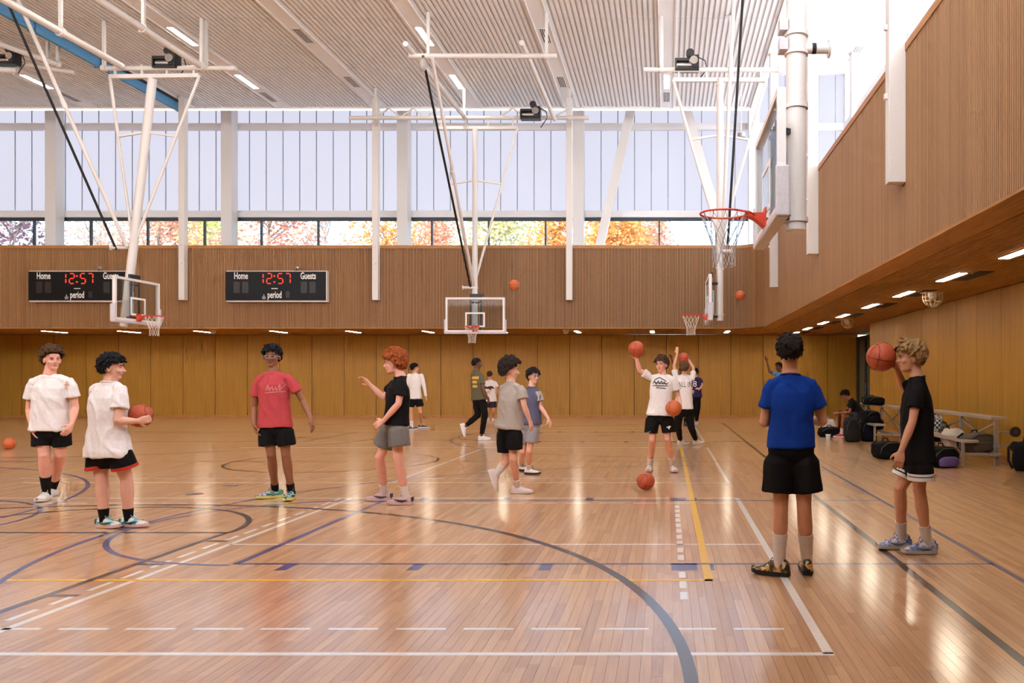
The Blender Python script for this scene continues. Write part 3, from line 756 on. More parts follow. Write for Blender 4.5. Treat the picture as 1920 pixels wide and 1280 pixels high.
# ------------------------------------------------------------------ scoreboards
sbk = mat('scoreboard_black', (16, 17, 20), .4, var=.02, spec=.2); sbw = mat('scoreboard_case', (214, 206, 200), .45); redled = emat('led_red', (255, 58, 36), 2.2); dimled = mat('unlit_digit', (34, 28, 27), .4)
txtw = mat('scoreboard_lettering', (222, 216, 210), .5, emit=((222, 216, 210), .12))
SEG = {'0': 'abcdef', '1': 'bc', '2': 'abged', '5': 'afgcd', '7': 'abc', '8': 'abcdefg'}
def digit(m, ch, cx, cz, w, h, y, th):
    def sg(x0, z0, x1, z1):
        d = Vector((x1 - x0, 0, z1 - z0)).normalized() * th * .75
        m.bar((x0 + d.x, y, z0 + d.z), (x1 - d.x, y, z1 - d.z), th, .006, up=(0, 1, 0))
    a, b = w / 2, h / 2
    L_ = dict(a=(-a, b, a, b), b=(a, b, a, 0), c=(a, 0, a, -b), d=(-a, -b, a, -b), e=(-a, -b, -a, 0), f=(-a, 0, -a, b), g=(-a, 0, a, 0))
    for s in SEG[ch]:
        x0, z0, x1, z1 = L_[s]; sg(cx + x0, cz + z0, cx + x1, cz + z1)
def scoreboard(x0px, lab):
    y = YU - .2; s = F / y
    X = lambda px: (px + x0px - 424 - VX) / s
    Z = lambda py: CH + (VY - py) / s
    x0, x1, z0, z1 = X(424), X(611), Z(563), Z(509)
    t = thing('scoreboard', ((x0 + x1) / 2, y, z0), lab, 'scoreboard', 'scoreboards on the slatted wall')
    MB().box(x0, x1 + .04, y + .01, y + .19, z0 - .05, z1 + .03).build('case', sbw, t, bevel=.006)
    fc = MB().box(x0 - .01, x1, y - .005, y + .02, z0, z1).build('face', sbk, t)
    yy = y - .008
    for px, tx, fs in ((452, 'Home', 1), (578, 'Guests', 1)): text_on(tx, .29, (X(px), yy, Z(517.5)), (1, 0, 0), (0, 0, 1), txtw, 'lettering', fc, (.62, 1.05), bold=.006)
    text_on('period', .29, (X(515), yy, Z(553)), (1, 0, 0), (0, 0, 1), txtw, 'lettering', fc, (.6, 1.05), bold=.006)
    m = MB(); h = (Z(512) - Z(532)) * .93
    for px, ch in ((494, '1'), (505, '2'), (526, '5'), (540, '7')): digit(m, ch, X(px) - (.08 if ch == '1' else 0), Z(522), .155, h, yy - .004, .03)
    for py in (517.5, 528.5): m.box(X(514.6) - .022, X(514.6) + .022, yy - .008, yy, Z(py) - .022, Z(py) + .022)
    m.build('clock_digits', redled, fc)
    for px in (452, 578):
        for k in (-1, 1): MB().box(X(px) + k * .14 - .1, X(px) + k * .14 + .1, yy + .0015, yy + .004, Z(549), Z(528)).build('unlit_digit', dimled, fc)
    MB().box(X(536), X(543), yy + .0015, yy + .004, Z(558), Z(546)).build('unlit_digit', dimled, fc)
    MB().box(X(509), X(521), yy - .001, yy + .003, Z(541.5), Z(540)).build('maker_mark', txtw, fc)
    q = MB(); cx, cz = X(495), Z(556); n = len(q.v)
    q.v += [(cx - .055, yy, cz - .07), (cx + .055, yy, cz - .07), (cx, yy, cz + .1)]; q._f((0, 1, 2)); q.box(cx - .055, cx + .055, yy - .002, yy + .003, cz - .08, cz + .0)
    q.build('horn_mark', mat('horn_grey', (150, 150, 150), .5), fc)
    # little camera on the top edge
    hx = X(559); t2 = MB().ball((hx, y - .02, Z(502)), (.07, .07, .07))
    t2.build('top_dome', motor_s, t, smooth=True); MB().bar((hx - .1, y + .03, Z(507)), (hx, y, Z(503)), .03).build('dome_arm', bracketm, t)
    return t
scoreboard(54, 'black scoreboard partly hidden by the left backboard'); scoreboard(424, 'black scoreboard fully visible, right of the first wall post')

# ------------------------------------------------------------------ basketballs
def ballmat(name, rgb):
    m = mat(name, rgb, .55, var=.08, vscale=160, bump=.25); return m
bo = ballmat('ball_orange', (206, 104, 56)); br_ = ballmat('ball_red_brown', (188, 82, 48)); seam = mat('ball_seam', (40, 22, 16), .6)
def basketball(c, r, lab, m=None, rot=(0, 0, 0)):
    t = thing('basketball', c, lab, 'basketball', 'basketballs'); c = Vector(c)
    MB().ball(c, r, None, 32, 20).build('cover', m or bo, t, smooth=True)
    R = Matrix.Rotation(rot[2], 3, 'Z') @ Matrix.Rotation(rot[0], 3, 'X'); sm = MB(); k = r * 1.002
    for ax in (0, 1):
        sm.tube([c + R @ (Vector((math.cos(a), math.sin(a), 0)) if ax == 0 else Vector((math.cos(a), 0, math.sin(a)))) * k for a in np.linspace(0, 2 * PI, 41)[:-1]], r * .018, 5, closed=True)
    for s in (-1, 1):
        pts = []
        for a in np.linspace(0, 2 * PI, 41)[:-1]:
            v = Vector((s * (.62 - .0 * math.cos(a)), .78 * math.cos(a), .78 * math.sin(a))); v.x += s * .18 * math.cos(2 * a); pts.append(c + R @ v.normalized() * k)
        sm.tube(pts, r * .018, 5, closed=True)
    sm.build('seams', seam, t, smooth=True)
    return t
BR = .12
p = FLR(17, 842); basketball((p.x, p.y, BR), BR, 'orange basketball resting on the floor at the left edge', bo, (.4, 0, .5))
basketball(W(964, 534, 22.5), BR + .02, 'orange basketball in the air right of the centre backboard', bo)
basketball(W(1387.5, 553.5, 20.5), BR, 'orange basketball in the air right of the far right goal', bo, (.2, 0, .3))
p = FLR(1211, 921); basketball((p.x, p.y, BR + .012), BR - .005, 'red-brown basketball bouncing low in front of the boy with two balls', br_, (.5, 0, .9))

# ------------------------------------------------------------------ bleachers, bags and bottles along the right wall
alu = mat('bleacher_aluminium', (188, 180, 174), .35, .55, var=.04); rubber = mat('wheel_rubber', (46, 34, 28), .7)
def bleacher(x0, x1, y0, y1, lab):
    """low two-row bench; rows run along y, the lower row nearer the court"""
    t = thing('bleacher', ((x0 + x1) / 2, (y0 + y1) / 2, 0), lab, 'bleacher', 'two-row aluminium bleachers by the right wall')
    lo, hi = (x0, x0 + .26), (x1 - .28, x1)
    for (a, b), z, n in ((lo, .44, 'lower_seat'), (hi, .82, 'upper_seat'), ((x0 + .45, x1 - .1), .22, 'foot_board')):
        MB().box(a, b, y0, y1, z - .045, z).build(n, alu, t, bevel=.006)
        if n != 'foot_board':
            m = MB()
            for k in range(1, 4): xx = a + (b - a) * k / 4; m.box(xx - .004, xx + .004, y0 + .01, y1 - .01, z, z + .003)
            m.build('seat_ridges', alu, t)
    for y in (y0 + .12, (y0 + y1) / 2, y1 - .12):
        MB().box(x0 + .02, x0 + .06, y - .03, y + .03, 0, .4).build('front_leg', alu, t); MB().box(x1 - .18, x1 - .12, y - .03, y + .03, 0, .78).build('rear_leg', alu, t)
        MB().bar((x0 + .04, y, .2), (x1 - .15, y, .2), .04).build('cross_rail', alu, t)
    for a, b in ((y0 + .12, (y0 + y1) / 2), ((y0 + y1) / 2, y1 - .12)):
        MB().bar((x1 - .15, a, .3), (x1 - .15, b, .72), .03).build('rear_brace', alu, t); MB().bar((x1 - .15, b, .3), (x1 - .15, a, .72), .03).build('rear_brace', alu, t)
    for z in (.22, .46):
        w = MB().tube([(x1 + .10, y0 - .02, z + .12), (x1 + .10, y0 - .07, z + .12)], .085, 20).build('transport_wheel', rubber, t, smooth='auto')
        MB().tube([(x1 + .10, y0 - .075, z + .12), (x1 + .10, y0 - .06, z + .12)], .03, 12).build('hub', bracketm, w, smooth='auto')
        MB().bar((x1 - .15, y0 + .0, z + .12), (x1 + .10, y0 + .0, z + .12), .03).build('axle_arm', alu, t)
    return t
bleacher(4.88, 5.62, 14.05, 17.6, 'nearer aluminium two-row bleacher beside the right wall'); bleacher(4.62, 5.4, 19.0, 22.6, 'farther aluminium two-row bleacher with the seated boy')
bagk = mat('bag_black', (13, 13, 15), .8, spec=.12, bump=.15, vscale=60); bagg = mat('bag_olive', (84, 74, 62), .85, bump=.2, vscale=50); bagw = mat('bag_cream', (196, 186, 172), .8); bagp = mat('bag_purple', (92, 72, 132), .7); bagn = mat('bag_navy', (18, 20, 32), .8, spec=.12)
zip_ = mat('zip_grey', (66, 66, 68), .5); strapg = mat('bag_strap_grey', (34, 32, 32), .8, spec=.15)
def blob(name, c, size, m, parent, lump=.12, seed=0, rz=0, flat=.4, nu=20, nv=12):
    """soft box-like sack"""
    mb = MB().ball((0, 0, 0), 1, None, nu, nv); R = Matrix.Rotation(rz, 3, 'Z'); out = []
    for v in mb.v:
        v = Vector(v); e = .62
        w = Vector([math.copysign(abs(q) ** e, q) for q in v]); nz = mnoise.noise(v * 1.7 + Vector((seed * 3.1, seed, 0)))
        w *= 1 + lump * nz
        w = Vector((w.x * size[0] / 2, w.y * size[1] / 2, max(w.z, -.86) * size[2] / 2))
        out.append(tuple(Vector(c) + R @ w + Vector((0, 0, size[2] / 2 * .86))))
    mb.v = out; return mb.build(name, m, parent, smooth=True)
def backpack(loc, size, m, lab, seed=0, rz=0, trim=None, tilt=0, pocket=True, grp='bags by the bleachers'):
    t = thing('backpack', loc, lab, 'bag', grp); c = Vector(loc); w, d, h = size; R = Matrix.Rotation(rz, 3, 'Z')
    blob('body', c, size, m, t, .14, seed, rz)
    f = lambda x, y, z: c + R @ Vector((x * w, y * d, z * h))
    if pocket: blob('front_pocket', c + R @ Vector((0, -d * .42, h * .06)), (w * .72, d * .4, h * .5), trim or m, t, .1, seed + 5, rz)
    MB().tube([f(-.44, -.3, .3), f(-.42, -.42, .62), f(-.2, -.46, .86), f(.2, -.46, .88), f(.42, -.42, .64), f(.44, -.3, .3)], .008, 5).build('zip', zip_, t, smooth=True)
    MB().tube([f(-.1, .2, .93), f(-.08, .2, 1.06), f(.08, .2, 1.06), f(.1, .2, .93)], .012, 6).build('grab_handle', strapg, t, smooth=True)
    for s in (-1, 1): MB().tube([f(s * .25, .45, .9), f(s * .34, .62, .7), f(s * .36, .6, .3), f(s * .3, .48, .05)], .02, 6).build('shoulder_strap', strapg, t, smooth=True)
    return t
def atfloor(px, py): p = FLR(px, py); return (p.x, p.y, 0)
backpack(atfloor(1664, 859), (.5, .4, .34), bagk, 'black backpack lying on the floor in front of the farther bleacher', 1, .3)
backpack(atfloor(1768, 875), (.48, .4, .36), bagk, 'black backpack with purple trim leaning on the nearer bleacher', 2, .2, bagp)
t = thing('water_bottle', atfloor(1746, 877), 'small red bottle standing beside the purple trimmed backpack', 'bottle'); p = Vector(t.location)
MB().tube([p, p + Vector((0, 0, .15)), p + Vector((0, 0, .19))], [.04, .04, .025], 14).build('flask', mat('bottle_red', (206, 62, 60), .3), t, smooth='auto'); MB().cyl(p + Vector((0, 0, .19)), p + Vector((0, 0, .23)), .024).build('lid', mat('bottle_cap_red', (150, 30, 34), .4), t)
backpack((5.72, 13.4, 0), (.42, .5, .5), bagk, 'big black backpack at the right edge beside the wall', 3, .5, None)
backpack((5.24, 14.4, .22), (.66, .34, .34), bagg, 'olive jacket-like bag slumped on the foot board of the nearer bleacher', 4, .4)
m = thing('tote_bag', (5.3, 16.6, .22), 'black and white patterned tote under the upper seat of the nearer bleacher', 'bag')
def checkmat():
    m = mat('tote_pattern', (210, 206, 200), .7); N, L = m.node_tree.nodes, m.node_tree.links; ck = N.new('ShaderNodeTexChecker'); ck.inputs['Scale'].default_value = 22; ck.inputs['Color1'].default_value = (.02, .02, .02, 1); ck.inputs['Color2'].default_value = (.6, .58, .55, 1)
    tc = [n for n in N if n.type == 'TEX_COORD'][0]; L.new(tc.outputs['Object'], ck.inputs['Vector']); L.new(ck.outputs[0], N['Principled BSDF'].inputs['Base Color']); return m
blob('sack', (5.2, 16.6, .42), (.3, .5, .36), checkmat(), m, .1, 8); MB().tube([(5.05, 16.45, .7), (5.0, 16.5, .85), (5.0, 16.7, .85), (5.05, 16.75, .7)], .012, 5).build('handle', bagk, m, smooth=True)
m = thing('cloth_sack', (5.2, 15.5, .24), 'pale cream cloth sack between the seats of the nearer bleacher', 'bag'); blob('sack', (5.2, 15.5, .22), (.34, .5, .36), bagw, m, .2, 9); MB().tube([(5.1, 15.4, .55), (5.05, 15.45, .66), (5.05, 15.6, .66)], .012, 5).build('drawstring', bagk, m, smooth=True)
backpack((5.25, 16.9, .22), (.4, .6, .2), bagk, 'flat black bag on the foot board behind the lower seat', 10, 0, None, pocket=False)
backpack((5.0, 20.6, .82), (.42, .55, .22), bagk, 'black duffel bag on the upper seat of the farther bleacher', 11, .2)
backpack((4.72, 19.75, .44), (.34, .5, .3), bagk, 'black backpack hanging over the lower seat of the farther bleacher', 12, .2)
backpack((4.98, 20.45, .24), (.4, .4, .3), bagn, 'dark navy bag on the foot board of the farther bleacher', 13, .1)
backpack(atfloor(1628, 827), (.36, .34, .56), bagn, 'tall dark backpack standing behind the loose orange ball', 14, .1)
backpack(atfloor(1597, 828), (.34, .3, .6), mat('bag_charcoal', (32, 32, 34), .8, spec=.12), 'tall charcoal backpack standing beside the seated boy', 15, .1)
backpack(atfloor(1557, 818), (.62, .4, .26), bagk, 'low black sports bag on the floor left of the seated boy', 16, .2)
t = thing('paper_bag', atfloor(1553, 810), 'crumpled white plastic bag behind the low black sports bag', 'bag'); blob('sack', Vector(t.location) + Vector((0, .1, 0)), (.5, .3, .36), mat('plastic_white', (206, 200, 196), .5), t, .35, 20); MB().tube([Vector(t.location) + Vector((-.05, .1, .33)), Vector(t.location) + Vector((0, .1, .42)), Vector(t.location) + Vector((.06, .1, .33))], .01, 5).build('handle', mat('plastic_white2', (206, 200, 196), .5), t)
t = thing('takeaway_cup', atfloor(1553, 824), 'small clear plastic cup on the floor before the sports bag', 'cup'); p = Vector(t.location); MB().tube([p, p + Vector((0, 0, .11))], [.05, .06], 14).build('cup', mat('cup_clear', (190, 200, 206), .1), t, smooth='auto'); MB().cyl(p + Vector((0, 0, .11)), p + Vector((0, 0, .125)), .064, 14).build('lid', white, t)
p = FLR(1611, 826); basketball((p.x, p.y + .05, BR), BR, 'orange basketball tucked between the tall backpacks', ballmat('ball_bright', (224, 112, 44)))
for px, py, lab in ((1580, 826, 'black and white shoe lying nearer the tall charcoal backpack'), ):
    pass
# two bronze floor plates
for i, (px, py) in enumerate(((365, 926), (432, 910))):
    q = FLR(px, py); t = thing('floor_plate', (q.x, q.y, 0), ['round bronze floor plate nearer the boy in red', 'round bronze floor plate farther from the camera'][1 - i] if False else ['nearer of two round bronze floor plates left of the red shirt', 'farther of two round bronze floor plates left of the red shirt'][i], 'floor plate', 'round floor sockets')
    MB().cyl((q.x, q.y, -.004), (q.x, q.y, .0018), .1, 28).build('cover', mat('bronze_plate', (134, 110, 92), .35, .6), t); MB().cyl((q.x, q.y, 0), (q.x, q.y, .0026), .03, 14).build('lock', mat('bronze_lock', (100, 82, 66), .4, .6), t)

# ------------------------------------------------------------------ autumn trees outside the windows
def leafmat(n, a, b):
    m = bpy.data.materials.new(n); m.use_nodes = True; MATS[n] = m; N, L = m.node_tree.nodes, m.node_tree.links; bs = N['Principled BSDF']; bs.inputs['Roughness'].default_value = .6
    g = N.new('ShaderNodeNewGeometry'); mx = N.new('ShaderNodeMix'); mx.data_type = 'RGBA'; mx.inputs['A'].default_value = lin(a); mx.inputs['B'].default_value = lin(b); L.new(g.outputs['Random Per Island'], mx.inputs['Factor']); L.new(mx.outputs['Result'], bs.inputs['Base Color'])
    tr = N.new('ShaderNodeBsdfTranslucent'); L.new(mx.outputs['Result'], tr.inputs[0]); ms = N.new('ShaderNodeMixShader'); ms.inputs[0].default_value = .45; L.new(bs.outputs[0], ms.inputs[1]); L.new(tr.outputs[0], ms.inputs[2]); L.new(ms.outputs[0], N['Material Output'].inputs[0]); return m
LM = dict(orange=leafmat('leaf_orange', (236, 150, 70), (250, 206, 130)), pink=leafmat('leaf_russet', (222, 148, 124), (246, 196, 160)), pale=leafmat('leaf_pale_gold', (238, 214, 150), (214, 224, 172)), green=leafmat('leaf_yellow_green', (196, 206, 96), (236, 232, 150)), purple=leafmat('leaf_plum', (110, 84, 104), (170, 130, 140)), mix=leafmat('leaf_mixed', (230, 190, 160), (206, 206, 220)))
bark = mat('tree_bark', (150, 140, 136), .9)
def tree(px, Y, top, rx, rz, kind, dens, lab, seed):
    """top: photo row of the crown top"""
    r = random.Random(seed); X = (px - VX) * Y / F; zt = CH + (VY - top) * Y / F
    t = thing('autumn_tree', (X, Y, 0), lab, 'tree', 'autumn trees outside the far windows')
    tr = MB().tube([(X, Y, 0), (X + .1, Y, zt * .4), (X - .1, Y, zt * .75), (X, Y, zt * .97)], [.22, .17, .1, .02], 7); tr.build('trunk', bark, t, smooth=True)
    bm = MB(); tips = []
    for i in range(26):
        z0 = zt * (.3 + .6 * r.random()); a = r.random() * 2 * PI; ln = rx * (.5 + .6 * r.random()) * (1.15 - .6 * z0 / zt)
        p0 = Vector((X, Y, z0)); p1 = p0 + Vector((math.cos(a) * ln * .5, math.sin(a) * ln * .5, ln * .45)); p2 = p1 + Vector((math.cos(a + .3) * ln * .5, math.sin(a + .3) * ln * .5, ln * .6))
        bm.tube([p0, p1, p2], [.05, .03, .01], 5); tips += [p1, (p1 + p2) / 2, p2]
        for k in range(3):
            q = p1 + Vector((r.uniform(-1, 1), r.uniform(-1, 1), r.uniform(.2, 1.2))) * ln * .4; bm.tube([p1, q], [.018, .006], 4); tips.append(q)
    bm.build('branches', bark, t)
    lf = MB()
    for i in range(int(dens * 1.9)):
        if r.random() < .6:
            c = r.choice(tips) + Vector((r.gauss(0, .4), r.gauss(0, .4), r.gauss(0, .4)))
        else:
            u = Vector((r.gauss(0, 1), r.gauss(0, 1), r.gauss(0, 1))).normalized() * (r.random() ** .4)
            c = Vector((X + u.x * rx, Y + u.y * rx, zt - rz + u.z * rz))
        d = Vector((r.gauss(0, 1), r.gauss(0, 1), r.gauss(0, 1))).normalized(); a, b = perp(d); s = .07 + .07 * r.random()
        lf.quad(c - a * s, c - b * s * .7, c + a * s, c + b * s * .7)
    lf.build('foliage', LM[kind], t, kind='stuff')
TR = [(20, 46, 395, 3.2, 3.0, 'purple', 1500, 'plum-leaved tree outside the leftmost window pane'), (190, 57, 385, 3.6, 4.0, 'mix', 2600, 'pale mixed tree outside, behind the left goal stay'),
      (300, 48, 390, 4.0, 4.5, 'pink', 2600, 'thin russet tree outside, right of the left mast'), (395, 58, 395, 2.8, 3.6, 'green', 3200, 'yellow-green tree outside, behind the second scoreboard side'),
      (505, 46, 380, 3.4, 4.0, 'pink', 2200, 'russet leafed tree outside above the second scoreboard'), (610, 58, 380, 3.6, 4.4, 'mix', 1000, 'almost bare pale tree outside left of the centre wall post'),
      (725, 47, 385, 3.0, 4.0, 'orange', 1500, 'sparse orange tree outside behind the centre wall post'), (810, 57, 385, 2.8, 3.8, 'pink', 2800, 'russet tree outside left of the centre goal mast'),
      (930, 46, 390, 3.4, 4.0, 'pale', 3000, 'pale gold tree outside right of the centre goal mast'), (1040, 57, 395, 2.9, 3.6, 'orange', 4600, 'dense orange tree outside behind the right wall post'),
      (1150, 47, 400, 2.6, 3.4, 'orange', 4200, 'dense orange tree outside around the slanted brace'), (1215, 58, 402, 2.3, 3.4, 'pink', 4200, 'rounded russet tree outside at the right end of the row')]
for i, a in enumerate(TR): tree(*a, 100 + i)
MB().box(-70, 30, 33, 120, -.3, -.05).build('ground', mat('lawn', (110, 130, 80), .9), kind='structure')
# ------------------------------------------------------------------ people
from mathutils.bvhtree import BVHTree
def remesh(mb, voxel, smooth=4, fac=.5, extra=None):
    me = mb.mesh('tmp'); o = bpy.data.objects.new('tmp', me); COL.objects.link(o)
    r = o.modifiers.new('r', 'REMESH'); r.mode = 'VOXEL'; r.voxel_size = voxel
    if smooth:
        s = o.modifiers.new('s', 'SMOOTH'); s.factor = fac; s.iterations = smooth
    dg = bpy.context.evaluated_depsgraph_get(); out = bpy.data.meshes.new_from_object(o.evaluated_get(dg))
    bpy.data.objects.remove(o); bpy.data.meshes.remove(me); return out
def getco(me):
    a = np.empty(len(me.vertices) * 3); me.vertices.foreach_get('co', a); return a.reshape(-1, 3)
def fold(me, amp, sx, sz, seed, hem=None):
    """soft cloth folds, longer in the vertical"""
    co = getco(me); nn = np.empty(len(co) * 3); me.vertices.foreach_get('normal', nn); nn = nn.reshape(-1, 3); d = np.empty(len(co))
    o = Vector((seed * 7.3, seed * 3.1, seed * 1.7))
    for i, p in enumerate(co):
        q = Vector((p[0] * sx + p[2] * sz * .5, p[1] * sx, p[2] * sz)) + o
        v = mnoise.noise(q); w = mnoise.noise(q * 2.3)
        d[i] = amp * ((1 - abs(v) * 2.6) * .7 + w * .5 - .2)
    d = np.maximum(d, -.0015); co += nn * d[:, None]; me.vertices.foreach_set('co', co.ravel()); me.update()
def place(name, me, m, parent, smooth=True):
    b = base_of(parent); me.transform(Matrix.Translation(-b)); return link_mesh(name, me, m, parent, smooth)
SK = dict(fair=(226, 172, 148), pink=(230, 168, 146), tan=(214, 156, 122), olive=(200, 146, 112), brown=(146, 94, 66), dark=(112, 72, 52))
def skin(k): return mat('skin_' + k, SK[k], .5, var=.05, vscale=14, spec=.3)
def cloth(name, rgb, rough=.85): return mat('cloth_' + name, rgb, rough, var=.05, vscale=40, bump=.12, spec=.12)
def hairm(name, rgb): return mat('hair_' + name, rgb, .7, var=.35, vscale=70, stretch=(1, 1, .3), bump=.7, spec=.15)
def ell(mb, C, A, off, rad, nu=14, nv=10):     # ellipsoid in a head/limb frame A = (right, fwd, up)
    mb.ball(C + A @ Vector(off), rad, A, nu, nv)
def ringloft(mb, secs, n=20):
    """secs: (centre, right axis, fwd axis, rx, ry) -> closed loft of super-ellipses"""
    rings = []
    for c, r, f, rx, ry in secs:
        rg = []
        for j in range(n):
            t = 2 * PI * j / n; ct, st = math.cos(t), math.sin(t); e = .86
            rg.append(c + r * rx * math.copysign(abs(ct) ** e, ct) + f * ry * math.copysign(abs(st) ** e, st))
        rings.append(rg)
    mb.loft(rings)
def limb(mb, pts, rads, n=12, sub=5):
    """smooth curve through pts with interpolated radii, round ends"""
    P = [Vector(p) for p in pts]; out, R = [], []
    m = len(P)
    for i in range(m - 1):
        p0, p1, p2, p3 = P[max(i - 1, 0)], P[i], P[i + 1], P[min(i + 2, m - 1)]
        for k in range(sub):
            t = k / sub; t2, t3 = t * t, t * t * t; c = .5
            v = p1 * 2 * .5 + (p2 - p0) * c * t * .6 + (p2 * 0)  # placeholder, replaced by blend below
            v = p1.lerp(p2, t)
            out.append(v); R.append(rads[i] + (rads[i + 1] - rads[i]) * (t2 * (3 - 2 * t)))
    out.append(P[-1]); R.append(rads[-1])
    mb.tube(out, R, n, ends=True)
def hand(mb, wr, d, nrm, thumb, u, curl):
    """palm, four unequal fingers and a thumb leaving the side of the palm"""
    d = d.normalized(); nrm = (nrm - d * nrm.dot(d)).normalized(); s = d.cross(nrm).normalized() * thumb
    mb.loft([[wr + d * a * u + s * x * w * u + nrm * y * th * u for x, y in ((-1, -.6), (-.5, -1), (.5, -1), (1, -.6), (1, .6), (.5, 1), (-.5, 1), (-1, .6))] for a, w, th in ((-.015, .022, .016), (.02, .031, .017), (.055, .041, .016), (.09, .042, .013))])
    for k, (off, ln) in enumerate(((.032, .072), (.011, .082), (-.011, .076), (-.031, .060))):
        p = wr + d * .083 * u + s * off * u; dd = d.copy() + s * off * 1.2; dd.normalize(); pts = [p]; cc = curl * (.85 + .12 * k)
        for seg, fr_ in enumerate((.44, .31, .25)):
            ax = s if thumb > 0 else -s
            dd = (dd * math.cos(cc) + nrm * math.sin(cc)).normalized() if seg or curl > .1 else dd
            # keep rotating in the d/nrm plane
            p = p + dd * ln * fr_ * u; pts.append(p)
        mb.tube(pts, [.0098 * u, .0092 * u, .0086 * u, .0076 * u], 7, ends=True)
    p = wr + d * .025 * u + s * .028 * u; t1 = (d * .62 + s * .74 + nrm * .25).normalized(); q = p + t1 * .042 * u; t2 = (d * .86 + s * .35 + nrm * (.25 + curl * .4)).normalized(); r = q + t2 * .036 * u
    mb.tube([p, q, r], [.0125 * u, .0112 * u, .0092 * u], 7, ends=True)
def shoe(parent, A, yaw, pitch, u, upper, sole, lace, accent=None, hi=0.0, logo=None):
    """A: ankle joint; local y forward, z up; ankle sits at (0,.075,.088)"""
    L = .285 * u
    M = Matrix.Translation(A) @ Matrix.Rotation(yaw, 4, 'Z') @ Matrix.Rotation(PI, 4, 'Z') @ Matrix.Rotation(-pitch, 4, 'X') @ Matrix.Scale(u, 4) @ Matrix.Translation((0, -.075, -.088))
    S = [(-.004, .022, .05, .0), (.004, .032, .085 + hi * .6, 0), (.03, .038, .1 + hi, 0), (.075, .040, .104 + hi, 0), (.115, .041, .098 + hi * .4, 0), (.15, .044, .082, 0), (.19, .049, .066, .002), (.23, .05, .056, .005), (.262, .042, .047, .009), (.283, .026, .037, .014), (.291, .010, .028, .018)]
    def ring(y, w, h, z0):
        return [M @ Vector((x * w, y, z)) for x, z in ((-.9, .022 + z0), (-1, .032 + z0), (-.98, max(h * .5, .034 + z0)), (-.8, h * .82), (-.42, h), (.42, h), (.8, h * .82), (.98, max(h * .5, .034 + z0)), (1, .032 + z0), (.9, .022 + z0))]
    mb = MB().loft([ring(*s) for s in S]); so = mb.build('shoe', upper, parent, smooth=True)
    sb = MB(); rings = []
    for y, w, h, z0 in S:
        w = w + .004; rings.append([M @ Vector((x, y, z)) for x, z in ((-w * .92, z0), (-w, z0 + .012), (-w, .030 + z0 * .7), (0, .034 + z0 * .7), (w, .030 + z0 * .7), (w, z0 + .012), (w * .92, z0), (0, z0))])
    sb.loft(rings).build('sole', sole, so, smooth='auto')
    lb_ = MB()
    for k in range(5):
        y = .115 + k * .017; h = .102 - k * .0085 + hi * .3 * (1 - k / 4); lb_.tube([M @ Vector((-.026, y, h - .006)), M @ Vector((0, y + .004, h + .004)), M @ Vector((.026, y, h - .006))], .0032 * u, 5)
    for s in (-1, 1): lb_.tube([M @ Vector((0, .112, .108 + hi * .4)), M @ Vector((s * .03, .118, .122 + hi * .4)), M @ Vector((s * .038, .13, .1 + hi * .3))], .003 * u, 5)
    lb_.build('laces', lace, so, smooth=True)
    if accent:
        for s in (-1, 1):
            pts = [M @ Vector((s * .0475, .05, .058)), M @ Vector((s * .0475, .085, .048)), M @ Vector((s * .05, .12, .047)), M @ Vector((s * .05, .16, .056)), M @ Vector((s * .044, .205, .066)) if logo is None else M @ Vector((s * .047, .17, .06))]
            MB().tube(pts, [.003 * u, .008 * u, .011 * u, .008 * u, .002 * u], 6).build('side_stripe', accent, so, smooth=True)
        MB().loft([[M @ Vector((x * .034, y, z)) for x, z in ((-1, .04), (1, .04), (.8, .085), (-.8, .085))] for y in (-.008, .012)]).build('heel_patch', accent, so)
    return so
HL = [(-1, -.66), (-.45, -.58), (-.12, -.12), (.12, .1), (.4, .3), (.72, .46), (1.0, .52)]
def hairline(f, front):
    for (a, b), (c, d) in zip(HL, HL[1:]):
        if f <= c:
            v = b + (d - b) * (f - a) / (c - a); return v + (front if f > .25 else 0)
    return .52 + front
